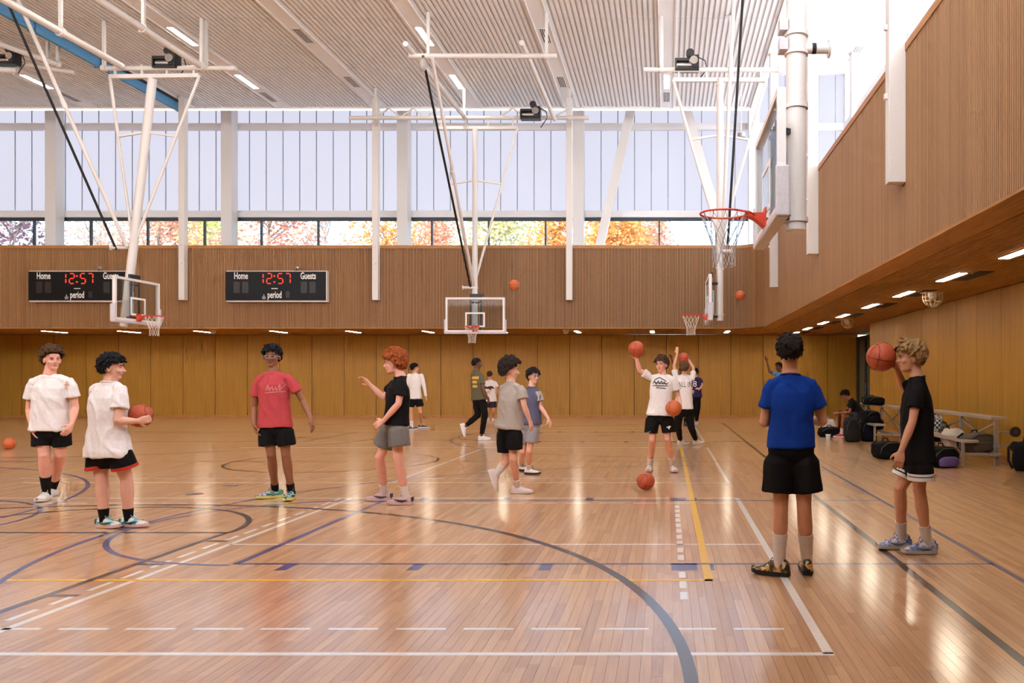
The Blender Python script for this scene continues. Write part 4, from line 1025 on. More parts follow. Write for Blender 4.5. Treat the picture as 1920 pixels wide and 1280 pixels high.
def hair(parent, C, A, u, m, style, voxel, seed):
    r = random.Random(seed); mb = MB()
    st = dict(short=(.014, .008, 0, .2), crop=(.011, .002, 0, .1), curly=(.015, .02, .0, .0), mop=(.019, .022, -.1, .0), fringe=(.016, .012, -.12, .6), wavy=(.019, .014, -.06, .5), afro=(.018, .024, -.0, 0))[style]
    size, thick, front, stretch = st
    hc = C + A @ Vector((0, -.010, .028)) * u; rad = Vector((.079, .099, .094)) * u
    N_ = 700
    mb.ball(hc + A @ Vector((0, -.012, .012)) * u, Vector((.078, .088, .088)) * u, A, 18, 12)
    for i in range(N_):
        z = 1 - 2 * (i + .5) / N_; ph = i * 2.39996; q = math.sqrt(1 - z * z); d = Vector((q * math.cos(ph), q * math.sin(ph), z))
        if d.z < hairline(d.y, front): continue
        k = r.random(); off = thick * (1 + (.9 if style in ('curly', 'mop', 'afro', 'wavy') else .4) * (k - .3)) * (1.0 + 1.0 * max(0, d.z) + .12 * max(0, d.y))
        p = Vector((d.x * (rad.x + off * u), d.y * (rad.y + off * u), d.z * (rad.z + off * u)))
        p += Vector((r.gauss(0, .003), r.gauss(0, .003), r.gauss(0, .003))) * u
        if stretch:
            down = Vector((-d.x * d.z, -d.y * d.z, 1 - d.z * d.z)); down = -down if down.length > .1 else Vector((0, 1, 0))
            if style in ('fringe', 'wavy') : down = down + Vector((.25, .35, 0))
            down.normalize(); e = p + (down + Vector((r.gauss(0, .35), r.gauss(0, .35), r.gauss(0, .25)))) * size * (1.3 + .8 * r.random()) * u
            mb.tube([hc + A @ p, hc + A @ ((p + e) / 2 * 1.015), hc + A @ e], [size * .62 * u, size * .55 * u, size * .25 * u], 6, ends=True)
        else: mb.ball(hc + A @ p, size * (.75 + .5 * r.random()) * u, None, 7, 5)
    me = remesh(mb, voxel, 1, .3); return place('hair', me, m, parent)
def frame_from(yaw, pitch=0, roll=0):
    R = Matrix.Rotation(yaw, 3, 'Z') @ Matrix.Rotation(PI, 3, 'Z') @ Matrix.Rotation(pitch, 3, 'X') @ Matrix.Rotation(roll, 3, 'Y'); return R    # columns: right(-x when yaw 0), fwd, up
def decal(shirt, me, center, right, up, m, name, parent):
    """wrap a flat print onto the cloth"""
    R, U = Vector(right).normalized(), Vector(up).normalized(); Nn = R.cross(U); b = base_of(parent)
    co = getco(shirt.data); tree_ = BVHTree.FromPolygons([Vector(c) for c in co], [p.vertices[:] for p in shirt.data.polygons])
    c = Vector(center) - b; v = getco(me).copy()
    for i, p in enumerate(v):
        q = c + R * p[0] + U * p[1]; hit = tree_.ray_cast(q + Nn * .5, -Nn)
        h = hit[0] if hit[0] is not None else q
        v[i] = h + Nn * .006
    me.vertices.foreach_set('co', v.ravel()); me.update(); return link_mesh(name, me, m, parent)
def dense_text(txt, size, fs=(1, 1)):
    me = text_mesh(txt, size, fs, 0); b = bmesh.new(); b.from_mesh(me); bmesh.ops.triangulate(b, faces=b.faces[:])
    for _ in range(3): bmesh.ops.subdivide_edges(b, edges=[e for e in b.edges if e.calc_length() > .015], cuts=1, use_grid_fill=True); bmesh.ops.triangulate(b, faces=b.faces[:])
    b.to_mesh(me); b.free(); return me
def stroke_mesh(lines, w):
    m = MB()
    for pts in lines:
        fine = []
        for (a, b) in zip(pts, pts[1:]):
            kn_ = max(1, int(math.hypot(b[0] - a[0], b[1] - a[1]) / .012)); fine += [(a[0] + (b[0] - a[0]) * i / kn_, a[1] + (b[1] - a[1]) * i / kn_) for i in range(kn_)]
        fine.append(pts[-1])
        for (a, b) in zip(fine, fine[1:]):
            a, b = Vector((*a, 0)), Vector((*b, 0)); d = (b - a); n = Vector((-d.y, d.x, 0)).normalized() * w / 2; m.quad(a - n, b - n, b + n, a + n)
    return m.mesh('stroke')

CAMO = {'camo': [(34, 32, 28), (206, 150, 44), (150, 92, 46), (206, 190, 150), (70, 66, 44)], 'rainbow': [(84, 92, 130), (176, 188, 196), (70, 150, 120), (214, 216, 206), (120, 130, 150)], 'ice_blue': [(186, 192, 206), (128, 146, 190), (212, 206, 200), (96, 116, 176), (222, 184, 160)], 'mint': [(224, 220, 206), (226, 206, 196), (214, 220, 212), (222, 214, 200), (120, 178, 196)]}
def camomat(n):
    if 'shoe_' + n in MATS: return MATS['shoe_' + n]
    m = mat('shoe_' + n, CAMO[n][0], .55); N, L = m.node_tree.nodes, m.node_tree.links; v = N.new('ShaderNodeTexVoronoi'); v.inputs['Scale'].default_value = 38
    tc = [q for q in N if q.type == 'TEX_COORD'][0]; L.new(tc.outputs['Object'], v.inputs['Vector']); r = N.new('ShaderNodeValToRGB'); r.color_ramp.interpolation = 'CONSTANT'; e = r.color_ramp.elements
    sp = N.new('ShaderNodeSeparateColor'); L.new(v.outputs['Color'], sp.inputs[0]); L.new(sp.outputs[0], r.inputs[0])
    while len(e) < 5: e.new(.5)
    for i, c in enumerate(CAMO[n]): e[i].position = i * .2; e[i].color = lin(c)
    L.new(r.outputs[0], N['Principled BSDF'].inputs['Base Color']); return m
def person(lab, S):
    Y = S['Y']; near_ = Y < 14.5; vox = .0062 if near_ else .009
    j = {}
    def P(k, q): j[k] = W(q[0], q[1], Y + (q[2] if len(q) > 2 else 0))
    for k, q in S['j'].items(): P(k, q)
    u = S.get('h', 1.75) / 1.75
    yaw = math.radians(S.get('yaw', 0)); hy = math.radians(S.get('hyaw', S.get('yaw', 0)))
    feet = {}
    for s in 'ab':
        q = S['foot'][s]
        if q[0] == 'g':
            g = FLR(q[1], q[2]); g.y = g.y; A = Vector((g.x, g.y, .092 * u)); feet[s] = (A, math.radians(q[3]), 0.0)
        else:
            A = W(q[1], q[2], Y + q[3]); feet[s] = (A, math.radians(q[4]), math.radians(q[5]))
        j['an' + s] = feet[s][0]
    base = Vector(((feet['a'][0].x + feet['b'][0].x) / 2, (feet['a'][0].y + feet['b'][0].y) / 2, 0))
    t = thing('person', base, lab, 'person', 'players in the hall')
    # image-left 'a' and image-right 'b' limbs; the figure's own right axis
    fwd = Vector((math.sin(yaw), -math.cos(yaw), 0)); rt = Vector((0, 0, 1)).cross(fwd) * -1   # the person's right-hand side
    fat = S.get('fat', 1.0)
    sh = (j['sha'] + j['shb']) / 2; hp = (j['hia'] + j['hib']) / 2; nk = j['neck']
    ax_s = (j['shb'] - j['sha']); ax_s = ax_s.normalized(); ax_h = (j['hib'] - j['hia']).normalized()
    sw = max((j['shb'] - j['sha']).length / 2, .12 * u); hw = (j['hib'] - j['hia']).length / 2
    up = (sh - hp).normalized()
    def sec(k, rx, ry, lift=0, f=0):
        c = hp.lerp(sh, k) + up * lift; ax = ax_h.lerp(ax_s, min(max(k, 0), 1)); ax = (ax - up * ax.dot(up)).normalized(); fw = up.cross(ax) * -1
        if fw.dot(fwd) < 0: fw = -fw
        return (c + fw * f, ax, fw, rx, ry)
    k = u * fat
    def top(q, rx, ry):
        c = (sh - up * .015).lerp(nk, q); ax = (ax_s - up * ax_s.dot(up)).normalized(); fw = up.cross(ax) * -1
        if fw.dot(fwd) < 0: fw = -fw
        return (c, ax, fw, rx, ry)
    def legr(q):      # bare leg radius at fraction q from the ankle towards the knee
        pr = [(0, .034 * u), (.38, .045 * k), (.7, .056 * k), (1, .053 * k)]
        for (a, b), (c, d) in zip(pr, pr[1:]):
            if q <= c: return b + (d - b) * (q - a) / (c - a)
        return .053 * k
    # ---- body
    mb = MB()
    ringloft(mb, [sec(-.16, .10 * k, .085 * k), sec(-.06, .155 * k, .108 * k), sec(.12, .155 * k, .108 * k), sec(.36, .132 * k, .096 * k), sec(.62, .15 * k, .108 * k), sec(.84, .152 * k, .1 * k), top(.0, .1 * k, .066 * k), top(.5, .062 * k, .052 * k), top(.9, .052 * k, .05 * k)])
    for s in 'ab':
        mb.tube([nk - up * .03 * u, j['sh' + s].lerp(nk, .12) - up * .03 * u], [.04 * k, .026 * k], 10, ends=True)
        limb(mb, [j['sh' + s].lerp(j['el' + s], .08) - up * .01, j['sh' + s].lerp(j['el' + s], .4), j['el' + s], j['el' + s].lerp(j['wr' + s], .3), j['wr' + s]], [.036 * k, .043 * k, .036 * k, .038 * k, .0255 * u])
        hipj = j['hi' + s]; kn, an = j['kn' + s], j['an' + s]
        limb(mb, [hipj.lerp(kn, .15), hipj.lerp(kn, .4), kn, kn.lerp(an, .3), kn.lerp(an, .62), an], [.07 * k, .072 * k, .053 * k, .056 * k, .045 * k, .034 * u])
        kd = Vector((math.sin(feet[s][1]), -math.cos(feet[s][1]), 0)); mb.ball(kn + kd * .012 * u, .046 * k, None, 10, 8)
        A_, fy, fp = feet[s]; fd = Vector((math.sin(fy) * math.cos(fp), -math.cos(fy) * math.cos(fp), -math.sin(fp))); 
        upf = Vector((0, 0, 1)) if abs(fp) < .3 else (Vector((math.sin(fy) * math.sin(fp), -math.cos(fy) * math.sin(fp), math.cos(fp))))
        mb.tube([A_ - upf * .03 * u, A_ - upf * .045 * u + fd * .07 * u, A_ - upf * .055 * u + fd * .14 * u], [.032 * u, .027 * u, .022 * u], 8, ends=True)
        hq = S['hand'][s]; tip = W(hq[0], hq[1], Y + hq[2]); d = tip - j['wr' + s]
        side = 1 if (s == 'b') == (math.cos(yaw) > 0) else -1
        nrm = Vector(hq[4]) if len(hq) > 4 else (hp - j['wr' + s])
        if abs(nrm.normalized().dot(d.normalized())) > .95: nrm = nrm + Vector((.3, .5, 0))
        th = hq[5] if len(hq) > 5 else (1 if d.normalized().cross((nrm - d.normalized() * nrm.dot(d.normalized()))).dot(fwd) > 0 else -1)
        hand(mb, j['wr' + s], d, nrm, th, u * .98, hq[3] if len(hq) > 3 else .28)
    # head
    A = frame_from(hy, math.radians(S.get('pitch', 0)), math.radians(S.get('roll', 0))); C = j['head']; hu = u * S.get('hs', 1.0)
    hv = lambda x, y, z: Vector((x, y, z)) * hu
    ell(mb, C, A, hv(0, -.010, .028), hv(.076, .096, .09)); ell(mb, C, A, hv(0, .022, -.03), hv(.06, .068, .084)); ell(mb, C, A, hv(0, .05, -.088), hv(.034, .034, .028))
    ell(mb, C, A, hv(0, .02, -.075), hv(.052, .05, .036)); ell(mb, C, A, hv(0, .074, .022), hv(.05, .02, .013)); ell(mb, C, A, hv(0, .062, .05), hv(.055, .03, .035))
    for s in (-1, 1):
        ell(mb, C, A, hv(s * .034, .062, -.024), hv(.027, .026, .026)); ell(mb, C, A, hv(s * .077, -.006, -.008), hv(.011, .02, .032)); ell(mb, C, A, hv(s * .013, .098, -.030), hv(.009, .011, .008), 8, 6)
    mb.tube([C + A @ hv(0, .084, .014), C + A @ hv(0, .1, -.012), C + A @ hv(0, .111, -.028)], [.008 * hu, .011 * hu, .013 * hu], 8, ends=True)
    ell(mb, C, A, hv(0, .086, -.052), hv(.022, .012, .008), 10, 6); ell(mb, C, A, hv(0, .084, -.063), hv(.019, .012, .008), 10, 6)
    mb.tube([C + A @ hv(0, -.02, -.05), nk.lerp(C, .25), nk - up * .03], [.053 * k, .054 * k, .066 * k], 12, ends=True)
    body = place('body', remesh(mb, vox, 3, .45), skin(S['skin']), t)
    hm = hairm(*S['hairc'])
    if S.get('face', True):
        ew = mat('eye_white', (196, 184, 178), .4); ei = mat('eye_iris', (40, 28, 22), .2); lip = mat('lip_' + S['skin'], tuple(int(c * f) for c, f in zip(SK[S['skin']], (.78, .6, .58))), .5)
        for s in (-1, 1):
            e = MB().ball(C + A @ hv(s * .031, .074, .004), hv(.0125, .0112, .0062), A, 10, 8).build('eye', ew, t, smooth=True)
            MB().ball(C + A @ hv(s * .031, .084, .004), hv(.0064, .0036, .0058), A, 8, 6).build('iris', ei, e, smooth=True)
            MB().tube([C + A @ hv(s * .013, .096, .022), C + A @ hv(s * .03, .092, .027), C + A @ hv(s * .047, .079, .023)], [.0035 * hu, .0045 * hu, .0025 * hu], 6).build('eyebrow', hm, t, smooth=True)
        MB().tube([C + A @ hv(-.022, .087, -.057), C + A @ hv(0, .0985, -.0575), C + A @ hv(.022, .087, -.057)], [.002 * hu, .0045 * hu, .002 * hu], 6).build('mouth', lip, t, smooth=True)
    hair(t, C, A, hu, hm, S.get('hair', 'short'), .0052 if near_ else .008, int(Y * 100))
    if S.get('glasses'):
        gm = mat('spectacle_frame', S['glasses'], .3, .3); g = MB()
        for s in (-1, 1):
            g.tube([C + A @ hv(s * .033 + .024 * math.cos(a), .1 - .004 * abs(math.cos(a)), .002 + .017 * math.sin(a)) for a in np.linspace(0, 2 * PI, 19)[:-1]], .0022 * hu, 5, closed=True); g.tube([C + A @ hv(s * .057, .098, .008), C + A @ hv(s * .078, .05, .008), C + A @ hv(s * .082, .0, .004)], .002 * hu, 5)
        g.tube([C + A @ hv(-.01, .102, .006), C + A @ hv(.01, .102, .006)], .002 * hu, 5); go = g.build('glasses', gm, t, smooth=True)
        for s in (-1, 1): MB().ball(C + A @ hv(s * .033, .1, .002), hv(.022, .0012, .0155), A, 14, 6).build('lens', clear, go, smooth=True)
    # ---- shirt
    sm = cloth(*S['shirt']); mb = MB(); e = S.get('ease', .022) * u; hem = S.get('hem', -.1); kk = k
    hb = S.get('hembulk', 0)
    hx = max(.158 * kk, hw * .98 + .072 * kk); hyy = max(.116 * kk, .1 * kk)
    ringloft(mb, [sec(hem, hx + e + .008 + hb, hyy + e + .008 + hb), sec(hem * .4, hx + e + .006 + hb, hyy + e + .008 + hb), sec(.12, .158 * kk + e + hb * .6, .114 * kk + e * .9 + hb * .6), sec(.38, .142 * kk + e, .106 * kk + e), sec(.64, .158 * kk + e * .6, .114 * kk + e * .7), sec(.84, .157 * kk + e * .35, .106 * kk + e * .4), top(.0, .12 * kk + e * .2, .08 * kk + e * .3), top(.45, .086 * kk, .068 * kk), top(.8, .072 * kk, .064 * kk)], 28)
    sl = S.get('sleeve', .62)
    for s in 'ab':
        a, el = j['sh' + s], j['el' + s]; ins = a + (sh - a) * .3
        mb.tube([nk - up * .033 * u, nk.lerp(a, .55) - up * .022 * u, a - up * .018 * u], [.046 * k, .046 * k, .042 * k], 12, ends=True)
        if sl < 1.01:
            d = (el - a); mb.tube([ins - up * .03, a - up * .014, a + d * sl * .3, a + d * sl * .65, a + d * sl], [.04 * k, .05 * k, .059 * k, .063 * k, .067 * k + .004], 16)
        else:
            limb(mb, [a, a.lerp(el, .5), el, j['wr' + s]], [.068 * k, .06 * k, .052 * k, .04 * k])
    me = remesh(mb, .0085 if near_ else .012, 3, .45); fold(me, .0115 * S.get('folds', 1), 8, 4.0, S['Y'])
    shirt = place('shirt', me, sm, t)
    if S.get('sleevec'):
        for s in 'ab':
            a, el = j['sh' + s], j['el' + s]; d = el - a; MB().tube([a + d * .02, a + d * sl * .3, a + d * sl * .65, a + d * (sl + .01)], [.054 * k, .066 * k, .07 * k, .074 * k + .004], 18).build('sleeve', cloth(*S['sleevec']), shirt, smooth='auto')
    colr = MB(); cc_, cax, cfw, _, _ = top(.82, 1, 1); cpt = [cc_ + (cax * math.cos(a) * .071 * k) + (cfw * math.sin(a) * .064 * k) + up * (-.004 - .012 * math.sin(a)) for a in np.linspace(0, 2 * PI, 25)[:-1]]
    colr.tube(cpt, .0075 * u, 7, closed=True); colr.build('collar', cloth(*S.get('collar', S['shirt'])), shirt, smooth=True)
    # ---- shorts or trousers
    def legspread(s):
        pa, pb = j['hia'].lerp(j['kna'], ln), j['hib'].lerp(j['knb'], ln); d_ = pb - pa; dl = fl * .85; o_ = d_.normalized() * dl * (1 if s == 'b' else -1)
        return max(.078 * k, .49 * (d_.length + 2 * dl)), o_
    bm_ = cloth(*S['bottom']); mb = MB(); ln = S.get('leg', .68); fl = S.get('flare', .026) * u; e2 = .014 * u
    ringloft(mb, [sec(-.36, .07 * k, .06 * k), sec(-.26, .115 * k + e2, .09 * k + e2), sec(-.14, .15 * k + e2, .11 * k + e2), sec(min(hem, -.02) + .01, .155 * k + e2 * .8, .112 * k + e2 * .8), sec(.04, .15 * k, .104 * k), sec(.1, .14 * k, .1 * k)], 24)
    for s in 'ab':
        h_, kn, an = j['hi' + s], j['kn' + s], j['an' + s]
        rl, ow = legspread(s)
        if ln <= 1.0: mb.tube([h_.lerp(kn, .17) + (hp - h_) * .1, h_.lerp(kn, ln * .4) + ow * .4, h_.lerp(kn, ln * .8) + ow * .8, h_.lerp(kn, ln) + ow], [.086 * k, min(.09 * k + fl * .6, rl * 1.1), min(.08 * k + fl, rl), min(.078 * k + fl, rl)], 20)
        else: mb.tube([h_.lerp(kn, .15), h_.lerp(kn, .5), kn, kn.lerp(an, .5), kn.lerp(an, .88)], [.088 * k, .09 * k, .076 * k, .066 * k, .05 * k], 16)
    me = remesh(mb, .0085 if near_ else .012, 3, .45); fold(me, .006, 10, 4, S['Y'] + 4)
    bot = place('trousers' if ln > 1 else 'shorts', me, bm_, t)
    if S.get('trim'):
        for s in 'ab':
            h_, kn = j['hi' + s], j['kn' + s]; rl, ow = legspread(s); c = h_.lerp(kn, ln - .015) + ow; d = (kn - h_).normalized(); MB().tube([c - d * .014, c + d * .014], [min(.078 * k + fl, rl) + .009] * 2, 24).build('hem_trim', cloth(*S['trim']), bot, smooth='auto')
            if S.get('trim2'): c = h_.lerp(kn, ln - .13) + ow * .85; MB().tube([c - d * .009, c + d * .009], [min(.078 * k + fl, rl) + .008] * 2, 24).build('hem_band', cloth(*S['trim2']), bot, smooth='auto')
    # ---- socks and shoes
    for s in 'ab':
        A_, fy, fp = feet[s]; kn = j['kn' + s]; d = (kn - A_).normalized(); hh = S.get('sockh', .14) * u
        if ln <= 1.0 and hh > 0:
            ll = (kn - A_).length; MB().tube([A_ - d * .03 * u] + [A_ + d * hh * q for q in (.05, .35, .65, 1)], [.043 * u] + [legr(hh * q / ll) + .0065 for q in (.05, .35, .65, 1)], 18).build('sock', cloth(*S['sock']), t, smooth='auto')
        sp = S['shoe']; camo_ = sp[0] in CAMO and camomat(sp[0]); shoe(t, A_, fy, fp, u, camo_ or mat('shoe_' + sp[0], sp[1], .5, var=sp[5] if len(sp) > 5 else .08, vscale=40), mat('sole_' + sp[0], sp[2], .6), mat('lace_' + sp[0], sp[3], .8), mat('accent_' + sp[0], sp[4], .5) if len(sp) > 4 and sp[4] else None, hi=S.get('hi', .0))
    return dict(t=t, shirt=shirt, bot=bot, j=j, up=up, fwd=fwd, ax=ax_s, k=k, u=u, sec=sec, feet=feet)
WHITE = ('white', (232, 224, 220)); BLACK = ('black', (24, 22, 23)); GREY = ('grey', (136, 128, 120))
SW = [[(-.5, .12), (-.38, -.1), (-.2, -.12), (.5, .22)], [(-.38, -.1), (-.1, -.02), (.5, .22)]]
def swoosh(o, c, right, up, size, m, name, parent):
    me = stroke_mesh([[(x * size, y * size) for x, y in l] for l in SW], size * .11); return decal(o, me, c, right, up, m, name, parent)

# 1 boy at the far left, white T-shirt
p1 = person('boy in white T-shirt with small chest print, black socks, at the far left', dict(Y=10.1, h=1.82, fat=1.1, yaw=8, hyaw=52, skin='pink', hair='curly', hairc=('brown_curl', (78, 54, 36)),
    j=dict(head=(98, 675), neck=(93, 701), sha=(63, 715), shb=(131, 713), ela=(55, 768, .02), elb=(141, 764, .02), wra=(61, 802, -.08), wrb=(134, 796, -.1), hia=(79, 797), hib=(111, 797), kna=(83, 853, -.05), knb=(113, 852, .05)),
    hand=dict(a=(67, 828, -.12, .3), b=(123, 814, -.18, .4)), foot=dict(a=('g', 87, 938, 12), b=('g', 99, 929, 14)),
    shirt=WHITE, bottom=BLACK, leg=.70, sock=('black_sock', (26, 24, 25)), sockh=.2, shoe=('white_a', (222, 216, 206), (214, 208, 198), (230, 226, 220)), ease=.03, hem=-.12, folds=1.5))
lg = mat('print_faded_red', (214, 160, 140), .8)
decal(p1['shirt'], stroke_mesh([[(-.035, 0), (.035, 0)], [(0, -.05), (0, .05)], [(-.02, .03), (.02, .03)], [(-.02, -.03), (.015, -.045)], [(-.03, .012), (.03, .012)]], .009), W(121, 722, 10.0), (1, 0, 0), (0, 0, 1), lg, 'chest_print', p1['shirt'])
# 2 boy with ball, back to the camera
p2 = person('boy with black hair in white T-shirt holding a ball, back half turned', dict(Y=8.3, h=1.69, fat=1.12, yaw=122, hyaw=105, skin='fair', hair='fringe', hairc=('black', (20, 18, 20)), hs=1.04,
    j=dict(head=(210, 690), neck=(207, 713), sha=(178, 727, .06), shb=(227, 729, -.06), ela=(195, 788, .24), elb=(222, 789, -.13), wra=(244, 786, .26), wrb=(258, 789, -.05), hia=(186, 838, .05), hib=(219, 838, -.05), kna=(191, 903, .02), knb=(237, 898, .02)),
    hand=dict(a=(266, 772, .26, .35, (0, -1, 0)), b=(276, 786, 0.02, .35, (0, 1, .2))), foot=dict(a=('g', 195, 989, 78), b=('g', 241, 988, 88)),
    shirt=WHITE, bottom=BLACK, leg=.62, trim=('red_trim', (190, 60, 44)), sock=('black_sock', (26, 24, 25)), sockh=.1, shoe=('mint', (222, 218, 204), (226, 190, 184), (84, 170, 190), (46, 104, 84)), ease=.03, hem=-.16, hembulk=.006, folds=1.5))
basketball(W(263, 779, 8.3 + .13), .115, 'brown basketball held by the boy with black hair at the left', br_, (.3, 0, .2))
# 3 boy in red
p3 = person('boy with glasses in faded red T-shirt and black shorts, facing the camera', dict(Y=10.15, h=1.83, fat=.94, yaw=6, hyaw=8, skin='brown', hair='fringe', hairc=('black', (20, 18, 20)), glasses=(190, 190, 196),
    j=dict(head=(511, 669), neck=(512, 694), sha=(486, 708), shb=(540, 706), ela=(477, 763, .03), elb=(568, 751, .05), wra=(477, 796, -.08), wrb=(583, 785, -.05), hia=(501, 792), hib=(531, 792), kna=(509, 853, -.04), knb=(536, 852, -.02)),
    hand=dict(a=(482, 818, -.12, .35), b=(589, 808, -.08, .25)), foot=dict(a=('g', 516, 933, -48), b=('g', 546, 936, 8)),
    shirt=('red', (186, 72, 76)), bottom=BLACK, leg=.72, sock=('black_sock', (26, 24, 25)), sockh=.1, shoe=('rainbow', (120, 138, 150), (224, 214, 120), (70, 80, 110), (92, 160, 128)), ease=.026, hem=-.1))
decal(p3['shirt'], stroke_mesh([[(-.1, -.02), (-.08, .05), (-.06, -.02), (-.03, .03), (-.02, -.02), (.01, .02), (.02, -.02), (.05, .05), (.05, -.02), (.07, .02), (.1, .05)], [(-.11, -.045), (.1, -.03)], [(-.09, .01), (-.04, .01)]], .008), W(513, 729, 10.0), (1, .0, 0), (0, 0, 1), mat('print_pale_pink', (206, 128, 122), .8), 'chest_script', p3['shirt'])
# 4 red-haired boy facing left
p4 = person('red-haired boy in black T-shirt and grey shorts, turned left with raised hand', dict(Y=9.8, h=1.79, fat=.98, yaw=-88, hyaw=-86, skin='pink', hair='mop', hairc=('ginger', (148, 74, 34)),
    j=dict(head=(739, 682), neck=(752, 703), sha=(742, 716, .17), shb=(754, 717, -.17), ela=(720, 746, .2), elb=(747, 757, -.22), wra=(695, 722, .16), wrb=(719, 789, -.2), hia=(741, 788, .09), hib=(745, 788, -.09), kna=(712, 857, .08), knb=(746, 857, -.08)),
    hand=dict(a=(680, 708, .14, .2, (0, -.5, -1)), b=(701, 799, -.18, .3, (.2, .9, -.2))), foot=dict(a=('g', 722, 939, -86), b=('g', 761, 946, -88)),
    shirt=BLACK, bottom=('grey_short', (118, 112, 106)), leg=.7, flare=.04, sock=('white_sock', (222, 214, 208)), sockh=.13, shoe=('mauve', (196, 158, 158), (206, 176, 172), (216, 190, 186), (50, 40, 42)), ease=.022, hem=-.1))
# 5 far boy in white long sleeves
person('far boy in white long-sleeved top and black shorts by the golden wall', dict(Y=24.2, h=1.84, fat=.95, yaw=170, hyaw=120, skin='tan', hair='short', hairc=('black', (20, 18, 20)), face=True,
    j=dict(head=(777.5, 690), neck=(778, 699), sha=(767, 704.5), shb=(790, 704.5), ela=(764, 722), elb=(795, 722), wra=(764, 739), wrb=(798, 741), hia=(772, 745), hib=(784, 745), kna=(771, 773), knb=(788, 772)),
    hand=dict(a=(765, 747, 0), b=(801, 750, -.03)), foot=dict(a=('g', 772, 806, 150), b=('g', 790, 802.5, 95)),
    shirt=WHITE, bottom=BLACK, leg=.62, sleeve=1.5, sock=('white_sock', (222, 214, 208)), sockh=.16, shoe=('navy', (60, 66, 92), (220, 218, 214), (230, 230, 230)), hem=-.06))
# 6 runner in olive with yellow print
p6 = person('running boy in olive T-shirt with yellow back print and black trousers', dict(Y=20.0, h=1.88, fat=.95, yaw=115, hyaw=110, skin='dark', hair='crop', hairc=('black', (20, 18, 20)),
    j=dict(head=(894, 682), neck=(893.5, 693), sha=(886, 702, .08), shb=(902, 703, -.08), ela=(900, 724, .22), elb=(906, 730, -.15), wra=(914, 727, .25), wrb=(913, 743, -.1), hia=(893, 747, .06), hib=(903, 747, -.06), kna=(896, 778, .05), knb=(909, 777, -.05)),
    hand=dict(a=(920, 726, .25), b=(916, 750, -.08)), foot=dict(a=('a', 872, 799, .05, 92, 75), b=('g', 903, 825, 85)),
    shirt=('olive', (98, 92, 70)), bottom=BLACK, leg=1.5, sock=WHITE, shoe=('white_b', (220, 218, 216), (228, 226, 222), (200, 200, 200)), hem=-.06))
decal(p6['shirt'], stroke_mesh([[(-.08, .1), (.1, .1)], [(-.06, 0), (.06, 0)], [(-.06, -.1), (.07, -.1)]], .06), W(888, 716, 19.8), (1, -.1, 0), (0, 0, 1), mat('print_gold', (214, 166, 70), .8), 'back_print', p6['shirt'])
# 7 half-hidden boy in white
person('far boy in white T-shirt half hidden behind the grey-shirted runner', dict(Y=29.0, h=1.72, yaw=175, hyaw=180, skin='tan', hair='short', hairc=('brown_dark', (66, 46, 34)), face=False,
    j=dict(head=(918, 703), neck=(918.5, 711.5), sha=(909.5, 716), shb=(929, 716), ela=(907, 731), elb=(932, 731), wra=(911, 737, -.15), wrb=(928, 745), hia=(915, 749), hib=(925, 749), kna=(915, 770), knb=(925, 770)),
    hand=dict(a=(915, 733, -.2), b=(927, 751, 0)), foot=dict(a=('g', 915, 789, 190), b=('g', 925, 789, 170)),
    shirt=WHITE, bottom=('plum_short', (58, 46, 58)), leg=.7, sock=WHITE, sockh=.1, shoe=('white_b', (220, 218, 216), (228, 226, 222), (200, 200, 200)), ease=.04))
# 8 boy in grey walking right
p8 = person('curly dark-haired boy in light grey T-shirt striding right, rear foot lifted', dict(Y=10.55, h=1.70, fat=1.0, yaw=112, hyaw=105, skin='fair', hair='afro', hairc=('dark_curl', (44, 34, 30)),
    j=dict(head=(957, 695), neck=(958, 714), sha=(943, 725, .1), shb=(977, 727, -.1), ela=(946, 760, .24), elb=(983, 761, -.14), wra=(956, 786, .26), wrb=(993, 788, -.1), hia=(946, 795, .06), hib=(964, 795, -.06), kna=(950, 864, .1), knb=(962, 860, -.05)),
    hand=dict(a=(962, 798, .26), b=(998, 803, -.06)), foot=dict(a=('a', 931, 888, .1, 96, 72), b=('g', 970, 925, 84)),
    shirt=('light_grey', (172, 160, 150)), bottom=BLACK, leg=.74, sock=('white_sock', (222, 214, 208)), sockh=.14, shoe=('white_c', (224, 206, 200), (226, 214, 208), (220, 214, 210)), ease=.026, hem=-.12))
# 9 boy with glasses, two-tone shirt
p9 = person('boy with glasses in slate two-tone T-shirt and pale grey shorts', dict(Y=12.7, h=1.64, fat=.96, yaw=40, hyaw=42, skin='fair', hair='fringe', hairc=('brown_black', (34, 26, 24)), glasses=(170, 160, 156),
    j=dict(head=(1000, 706), neck=(997, 722), sha=(986, 731, .04), shb=(1008, 733, -.04), ela=(982, 763, .1), elb=(1013, 762, -.05), wra=(983, 788, .05), wrb=(1028, 784, -.1), hia=(988, 789, .03), hib=(1003, 789, -.03), kna=(980, 846, .08), knb=(992, 845, -.02)),
    hand=dict(a=(986, 802, .02), b=(1035, 801, -.12)), foot=dict(a=('g', 976, 882, 40), b=('g', 992, 889, 66)),
    shirt=('slate', (92, 90, 112)), sleevec=('light_grey', (172, 160, 150)), bottom=('pale_grey', (150, 146, 148)), leg=.72, sock=('white_sock', (222, 214, 208)), sockh=.13, shoe=('white_black', (226, 222, 220), (52, 26, 26), (30, 24, 24)), hem=-.1, hi=.03))
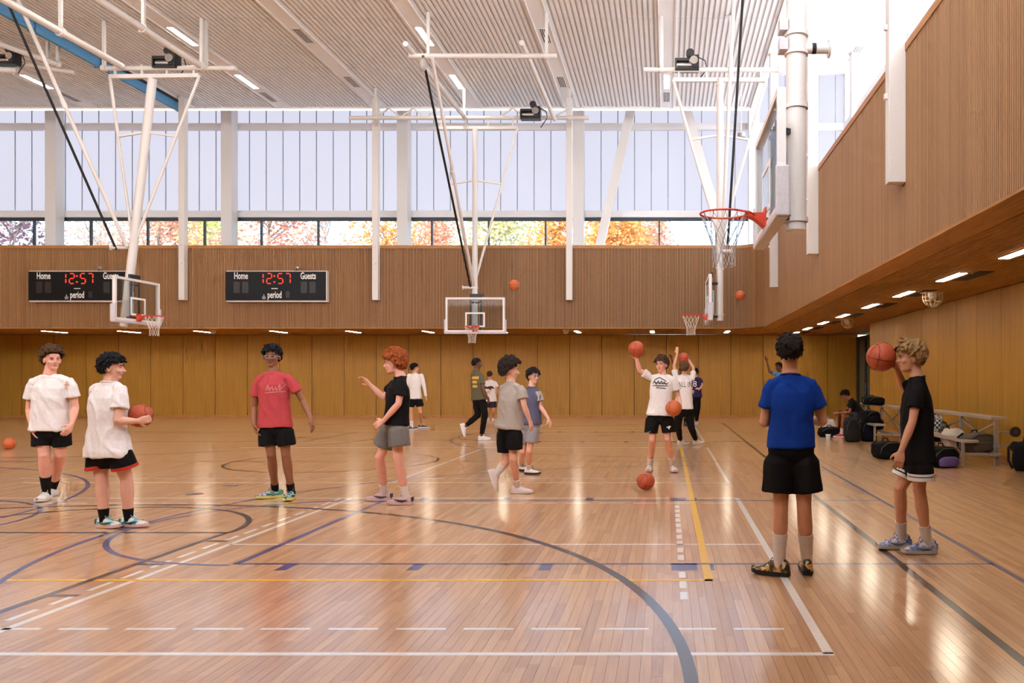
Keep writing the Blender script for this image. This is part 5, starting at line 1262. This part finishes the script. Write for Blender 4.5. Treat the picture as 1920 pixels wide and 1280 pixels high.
# 10 boy with two balls
p10 = person('boy in white printed T-shirt raising a ball in one hand, another at his hip', dict(Y=13.0, h=1.80, fat=.96, yaw=-4, hyaw=-28, skin='pink', hair='fringe', hairc=('brown_dark', (58, 42, 34)),
    j=dict(head=(1241, 684), neck=(1243, 701), sha=(1219, 706), shb=(1263, 709), ela=(1199, 694, -.05), elb=(1272, 744, .05), wra=(1194, 674, -.1), wrb=(1276, 766, -.12), hia=(1225, 772), hib=(1250, 772), kna=(1223, 824, -.03), knb=(1251, 823, -.03)),
    hand=dict(a=(1193, 666, -.1, .25, (0, -1, .3)), b=(1266, 777, -.2, .3, (-.3, .2, 1))), foot=dict(a=('g', 1219, 883, -8), b=('g', 1262, 884, 10)),
    shirt=WHITE, bottom=BLACK, leg=.76, sock=('white_sock', (222, 214, 208)), sockh=.18, shoe=('rose_white', (226, 206, 200), (220, 190, 184), (226, 212, 208)), ease=.028, hem=-.1))
basketball(W(1193.5, 654, 12.88), .122, 'red-brown basketball raised high in the boy\'s hand', br_, (.2, 0, .6)); basketball(W(1263, 765, 12.72), .12, 'orange basketball held at the hip of the boy with two balls', bo, (.6, 0, .1))
pr = mat('print_navy', (52, 58, 66), .8)
decal(p10['shirt'], stroke_mesh([[(-.1, .06), (-.03, .1), (.02, .08), (.08, .05)], [(-.12, -.0), (-.1, .05), (-.07, -.01), (-.04, .05), (-.02, 0), (.01, .05), (.03, 0), (.05, .04), (.08, 0), (.11, .03)], [(-.12, -.03), (.11, -.02)], [(-.07, -.055), (.08, -.06)], [(-.1, .02), (.1, .01)]], .012), W(1239, 720, 12.85), (1, 0, -.06), (.06, 0, 1), pr, 'chest_print', p10['shirt'])
swoosh(p10['bot'], W(1216.5, 810, 12.85), (1, 0, .15), (0, 0, 1), .05, lw, 'short_logo', p10['bot']); decal(p10['bot'], stroke_mesh([[(-.03, 0), (.03, .01)], [(0, -.03), (.01, .02)]], .018), W(1254, 801, 12.85), (1, 0, 0), (0, 0, 1), lw, 'short_logo', p10['bot'])
# 11 shooter with lettered back
p11 = person('boy in white lettered T-shirt and black trousers shooting, back to the camera', dict(Y=18.1, h=1.78, fat=.98, yaw=182, hyaw=180, skin='tan', hair='short', hairc=('brown_mid', (92, 66, 50)), face=False, pitch=10,
    j=dict(head=(1283, 690), neck=(1283, 701), sha=(1267, 708), shb=(1299, 709), ela=(1264, 686, .1), elb=(1300, 690, .15), wra=(1270, 663, .2), wrb=(1292, 676, .3), hia=(1274, 762), hib=(1291, 762), kna=(1271, 799, .1), knb=(1296, 801, .1)),
    hand=dict(a=(1269, 653, .22, .2), b=(1287, 668, .32, .2)), foot=dict(a=('g', 1276, 834, 125), b=('g', 1305, 833, 130)),
    shirt=WHITE, bottom=BLACK, leg=1.5, sock=WHITE, shoe=('cream', (214, 204, 190), (210, 200, 186), (190, 180, 170)), ease=.03, hem=-.08))
basketball(W(1282, 671, 18.45), .12, 'red-brown basketball above the head of the lettered-shirt shooter', br_)
decal(p11['shirt'], dense_text('ALL IN', .13, (.8, 1.25)), W(1285, 721, 17.9), (1, 0, 0), (0, 0, 1), mat('print_brown', (96, 80, 76), .8), 'back_lettering', p11['shirt'])
# 12 purple jersey
p12 = person('far boy in purple jersey number eight and black trousers by the golden wall', dict(Y=26.7, h=1.76, yaw=-30, hyaw=-60, skin='fair', hair='fringe', hairc=('black', (20, 18, 20)),
    j=dict(head=(1302, 698), neck=(1303, 706), sha=(1298, 710), shb=(1312, 710), ela=(1296, 722), elb=(1316, 722), wra=(1297, 731, -.1), wrb=(1312, 729, -.15), hia=(1301, 741), hib=(1309, 741), kna=(1300.5, 768), knb=(1308, 768)),
    hand=dict(a=(1299, 737, -.12), b=(1308, 728, -.2)), foot=dict(a=('g', 1298, 794, -50), b=('g', 1306, 796, -30)),
    shirt=('purple', (58, 46, 92)), bottom=BLACK, leg=1.5, sock=WHITE, shoe=('white_b', (220, 218, 216), (228, 226, 222), (200, 200, 200))))
decal(p12['shirt'], dense_text('8', .26), W(1303, 720, 26.5), (1, 0, 0), (0, 0, 1), lw, 'jersey_number', p12['shirt'])
# 13 guarded player mostly hidden behind the shooter
person('hidden boy in blue with one arm raised, behind the lettered-shirt shooter', dict(Y=26.6, h=1.78, yaw=-10, skin='dark', hair='short', hairc=('black', (20, 18, 20)),
    j=dict(head=(1279, 696), neck=(1279, 704), sha=(1272, 708), shb=(1287, 708), ela=(1264, 688), elb=(1289, 722), wra=(1259, 671), wrb=(1288, 732), hia=(1275, 741), hib=(1284, 741), kna=(1275, 768), knb=(1284, 768)),
    hand=dict(a=(1255, 663, -.05, .4), b=(1287, 738, 0)), foot=dict(a=('g', 1275, 796, -20), b=('g', 1285, 798, 20)),
    shirt=('sky_blue', (96, 140, 186)), bottom=BLACK, leg=.8, sock=BLACK, shoe=('black', (26, 24, 24), (40, 38, 38), (60, 60, 60))))
# 14 player behind the boy in blue
person('far boy in light blue raising his arm, behind the shoulder of the blue-shirted boy', dict(Y=25.5, h=1.8, yaw=-20, hyaw=-50, skin='dark', hair='short', hairc=('black', (20, 18, 20)),
    j=dict(head=(1460, 688), neck=(1463, 697), sha=(1456, 701), shb=(1472, 701), ela=(1443, 697), elb=(1476, 716), wra=(1438, 677), wrb=(1474, 729), hia=(1459, 738), hib=(1469, 738), kna=(1459, 768), knb=(1469, 768)),
    hand=dict(a=(1432, 664, -.05, .2), b=(1473, 736, 0)), foot=dict(a=('g', 1459, 799, -20), b=('g', 1469, 800, 15)),
    shirt=('sky_blue', (96, 140, 186)), bottom=BLACK, leg=.8, sock=BLACK, shoe=('black', (26, 24, 24), (40, 38, 38), (60, 60, 60))))
# 15 blue T-shirt, back to the camera
p15 = person('boy in royal blue T-shirt and black shorts standing with his back to the camera', dict(Y=6.25, h=1.76, fat=1.0, yaw=182, hyaw=176, skin='tan', hair='short', hairc=('brown_black', (34, 26, 24)),
    j=dict(head=(1480, 661), neck=(1481, 698), sha=(1448, 718), shb=(1521, 718), ela=(1432, 792, .03), elb=(1543, 791, .03), wra=(1452, 786, .24), wrb=(1520, 786, .24), hia=(1464, 832), hib=(1503, 832), kna=(1464, 955, -.02), knb=(1508, 955, -.02)),
    hand=dict(a=(1467, 782, .26, .4), b=(1505, 782, .26, .4)), foot=dict(a=('g', 1461, 1079, -118), b=('g', 1513, 1075, 176)),
    shirt=('royal', (22, 58, 142)), bottom=BLACK, leg=.74, flare=.036, sock=('white_sock', (222, 214, 208)), sockh=.23, shoe=('camo', (138, 116, 74), (22, 22, 24), (36, 36, 34), None, .75), ease=.012, hem=-.06, hi=.02))
for s, dx in (('a', -.02), ('b', .02)):
    A_ = p15['feet'][s][0]; MBx = MB(); c = A_ + Vector((dx, -.049, .17)); pts = [c + Vector((-.022, .004, .008)), c + Vector((-.012, .0, -.006)), c + Vector((.026, .005, .01))]
    MBx.tube(pts, [.0015, .004, .0012], 5).build('sock_logo', blackm, p15['t'])
# 16 blond boy at right
p16 = person('blond boy in black T-shirt holding up a ball at the right, turned left', dict(Y=7.0, h=1.76, fat=.95, yaw=-88, hyaw=-92, skin='tan', hair='wavy', hairc=('blond', (150, 116, 74)),
    j=dict(head=(1707, 671), neck=(1720, 703), sha=(1714, 722, .17), shb=(1722, 724, -.17), ela=(1694, 728, .26), elb=(1711, 790, -.2), wra=(1681, 689, .2), wrb=(1690, 845, -.2), hia=(1718, 855, .09), hib=(1724, 855, -.09), kna=(1688, 915, .08), knb=(1724, 918, -.08)),
    hand=dict(a=(1671, 668, .14, .3, (-1, 0, .2)), b=(1681, 885, -.2, .3, (.3, .9, 0))), foot=dict(a=('g', 1690, 1029, -88), b=('g', 1738, 1038, -87)),
    shirt=BLACK, bottom=('black_short', (30, 26, 27)), leg=.66, trim=WHITE, trim2=WHITE, sock=('white_sock', (222, 214, 208)), sockh=.17, shoe=('ice_blue', (178, 184, 200), (190, 186, 180), (60, 96, 170), (110, 130, 176), .25), ease=.026, hem=-.1, hi=.03))
basketball(W(1652, 669, 7.06), .121, 'red-brown basketball in front of the blond boy\'s face', br_, (.3, 0, .4))
for s in (-1, 1): pass
MB().tube([p16['feet']['b'][0] + Vector((-.01, -.052, .11)), p16['feet']['b'][0] + Vector((.012, -.052, .12))], .008, 6).build('sock_logo', mat('logo_gold', (120, 96, 60), .6), p16['t'])
# 17 seated boy on the bleacher
p17 = person('boy in black T-shirt and red shoes sitting hunched on the farther bleacher', dict(Y=21.0, h=1.74, fat=.98, yaw=-88, hyaw=-88, pitch=-32, skin='brown', hair='short', hairc=('black', (20, 18, 20)),
    j=dict(head=(1585, 741), neck=(1593, 747), sha=(1597, 752, .17), shb=(1597, 754, -.17), ela=(1589, 769, .2), elb=(1593, 772, -.2), wra=(1578, 771, .1), wrb=(1572, 774, -.1), hia=(1613, 779, .09), hib=(1613, 779, -.09), kna=(1575, 778, .12), knb=(1582, 779, -.12)),
    hand=dict(a=(1570, 772, .03, .3), b=(1564, 774, -.05, .3)), foot=dict(a=('g', 1573, 815, -82), b=('g', 1578, 820, -80)),
    shirt=BLACK, bottom=('charcoal', (66, 62, 66)), leg=.72, sock=('white_sock', (222, 214, 208)), sockh=.17, shoe=('red', (196, 44, 40), (224, 214, 206), (230, 220, 214)), hem=-.02))
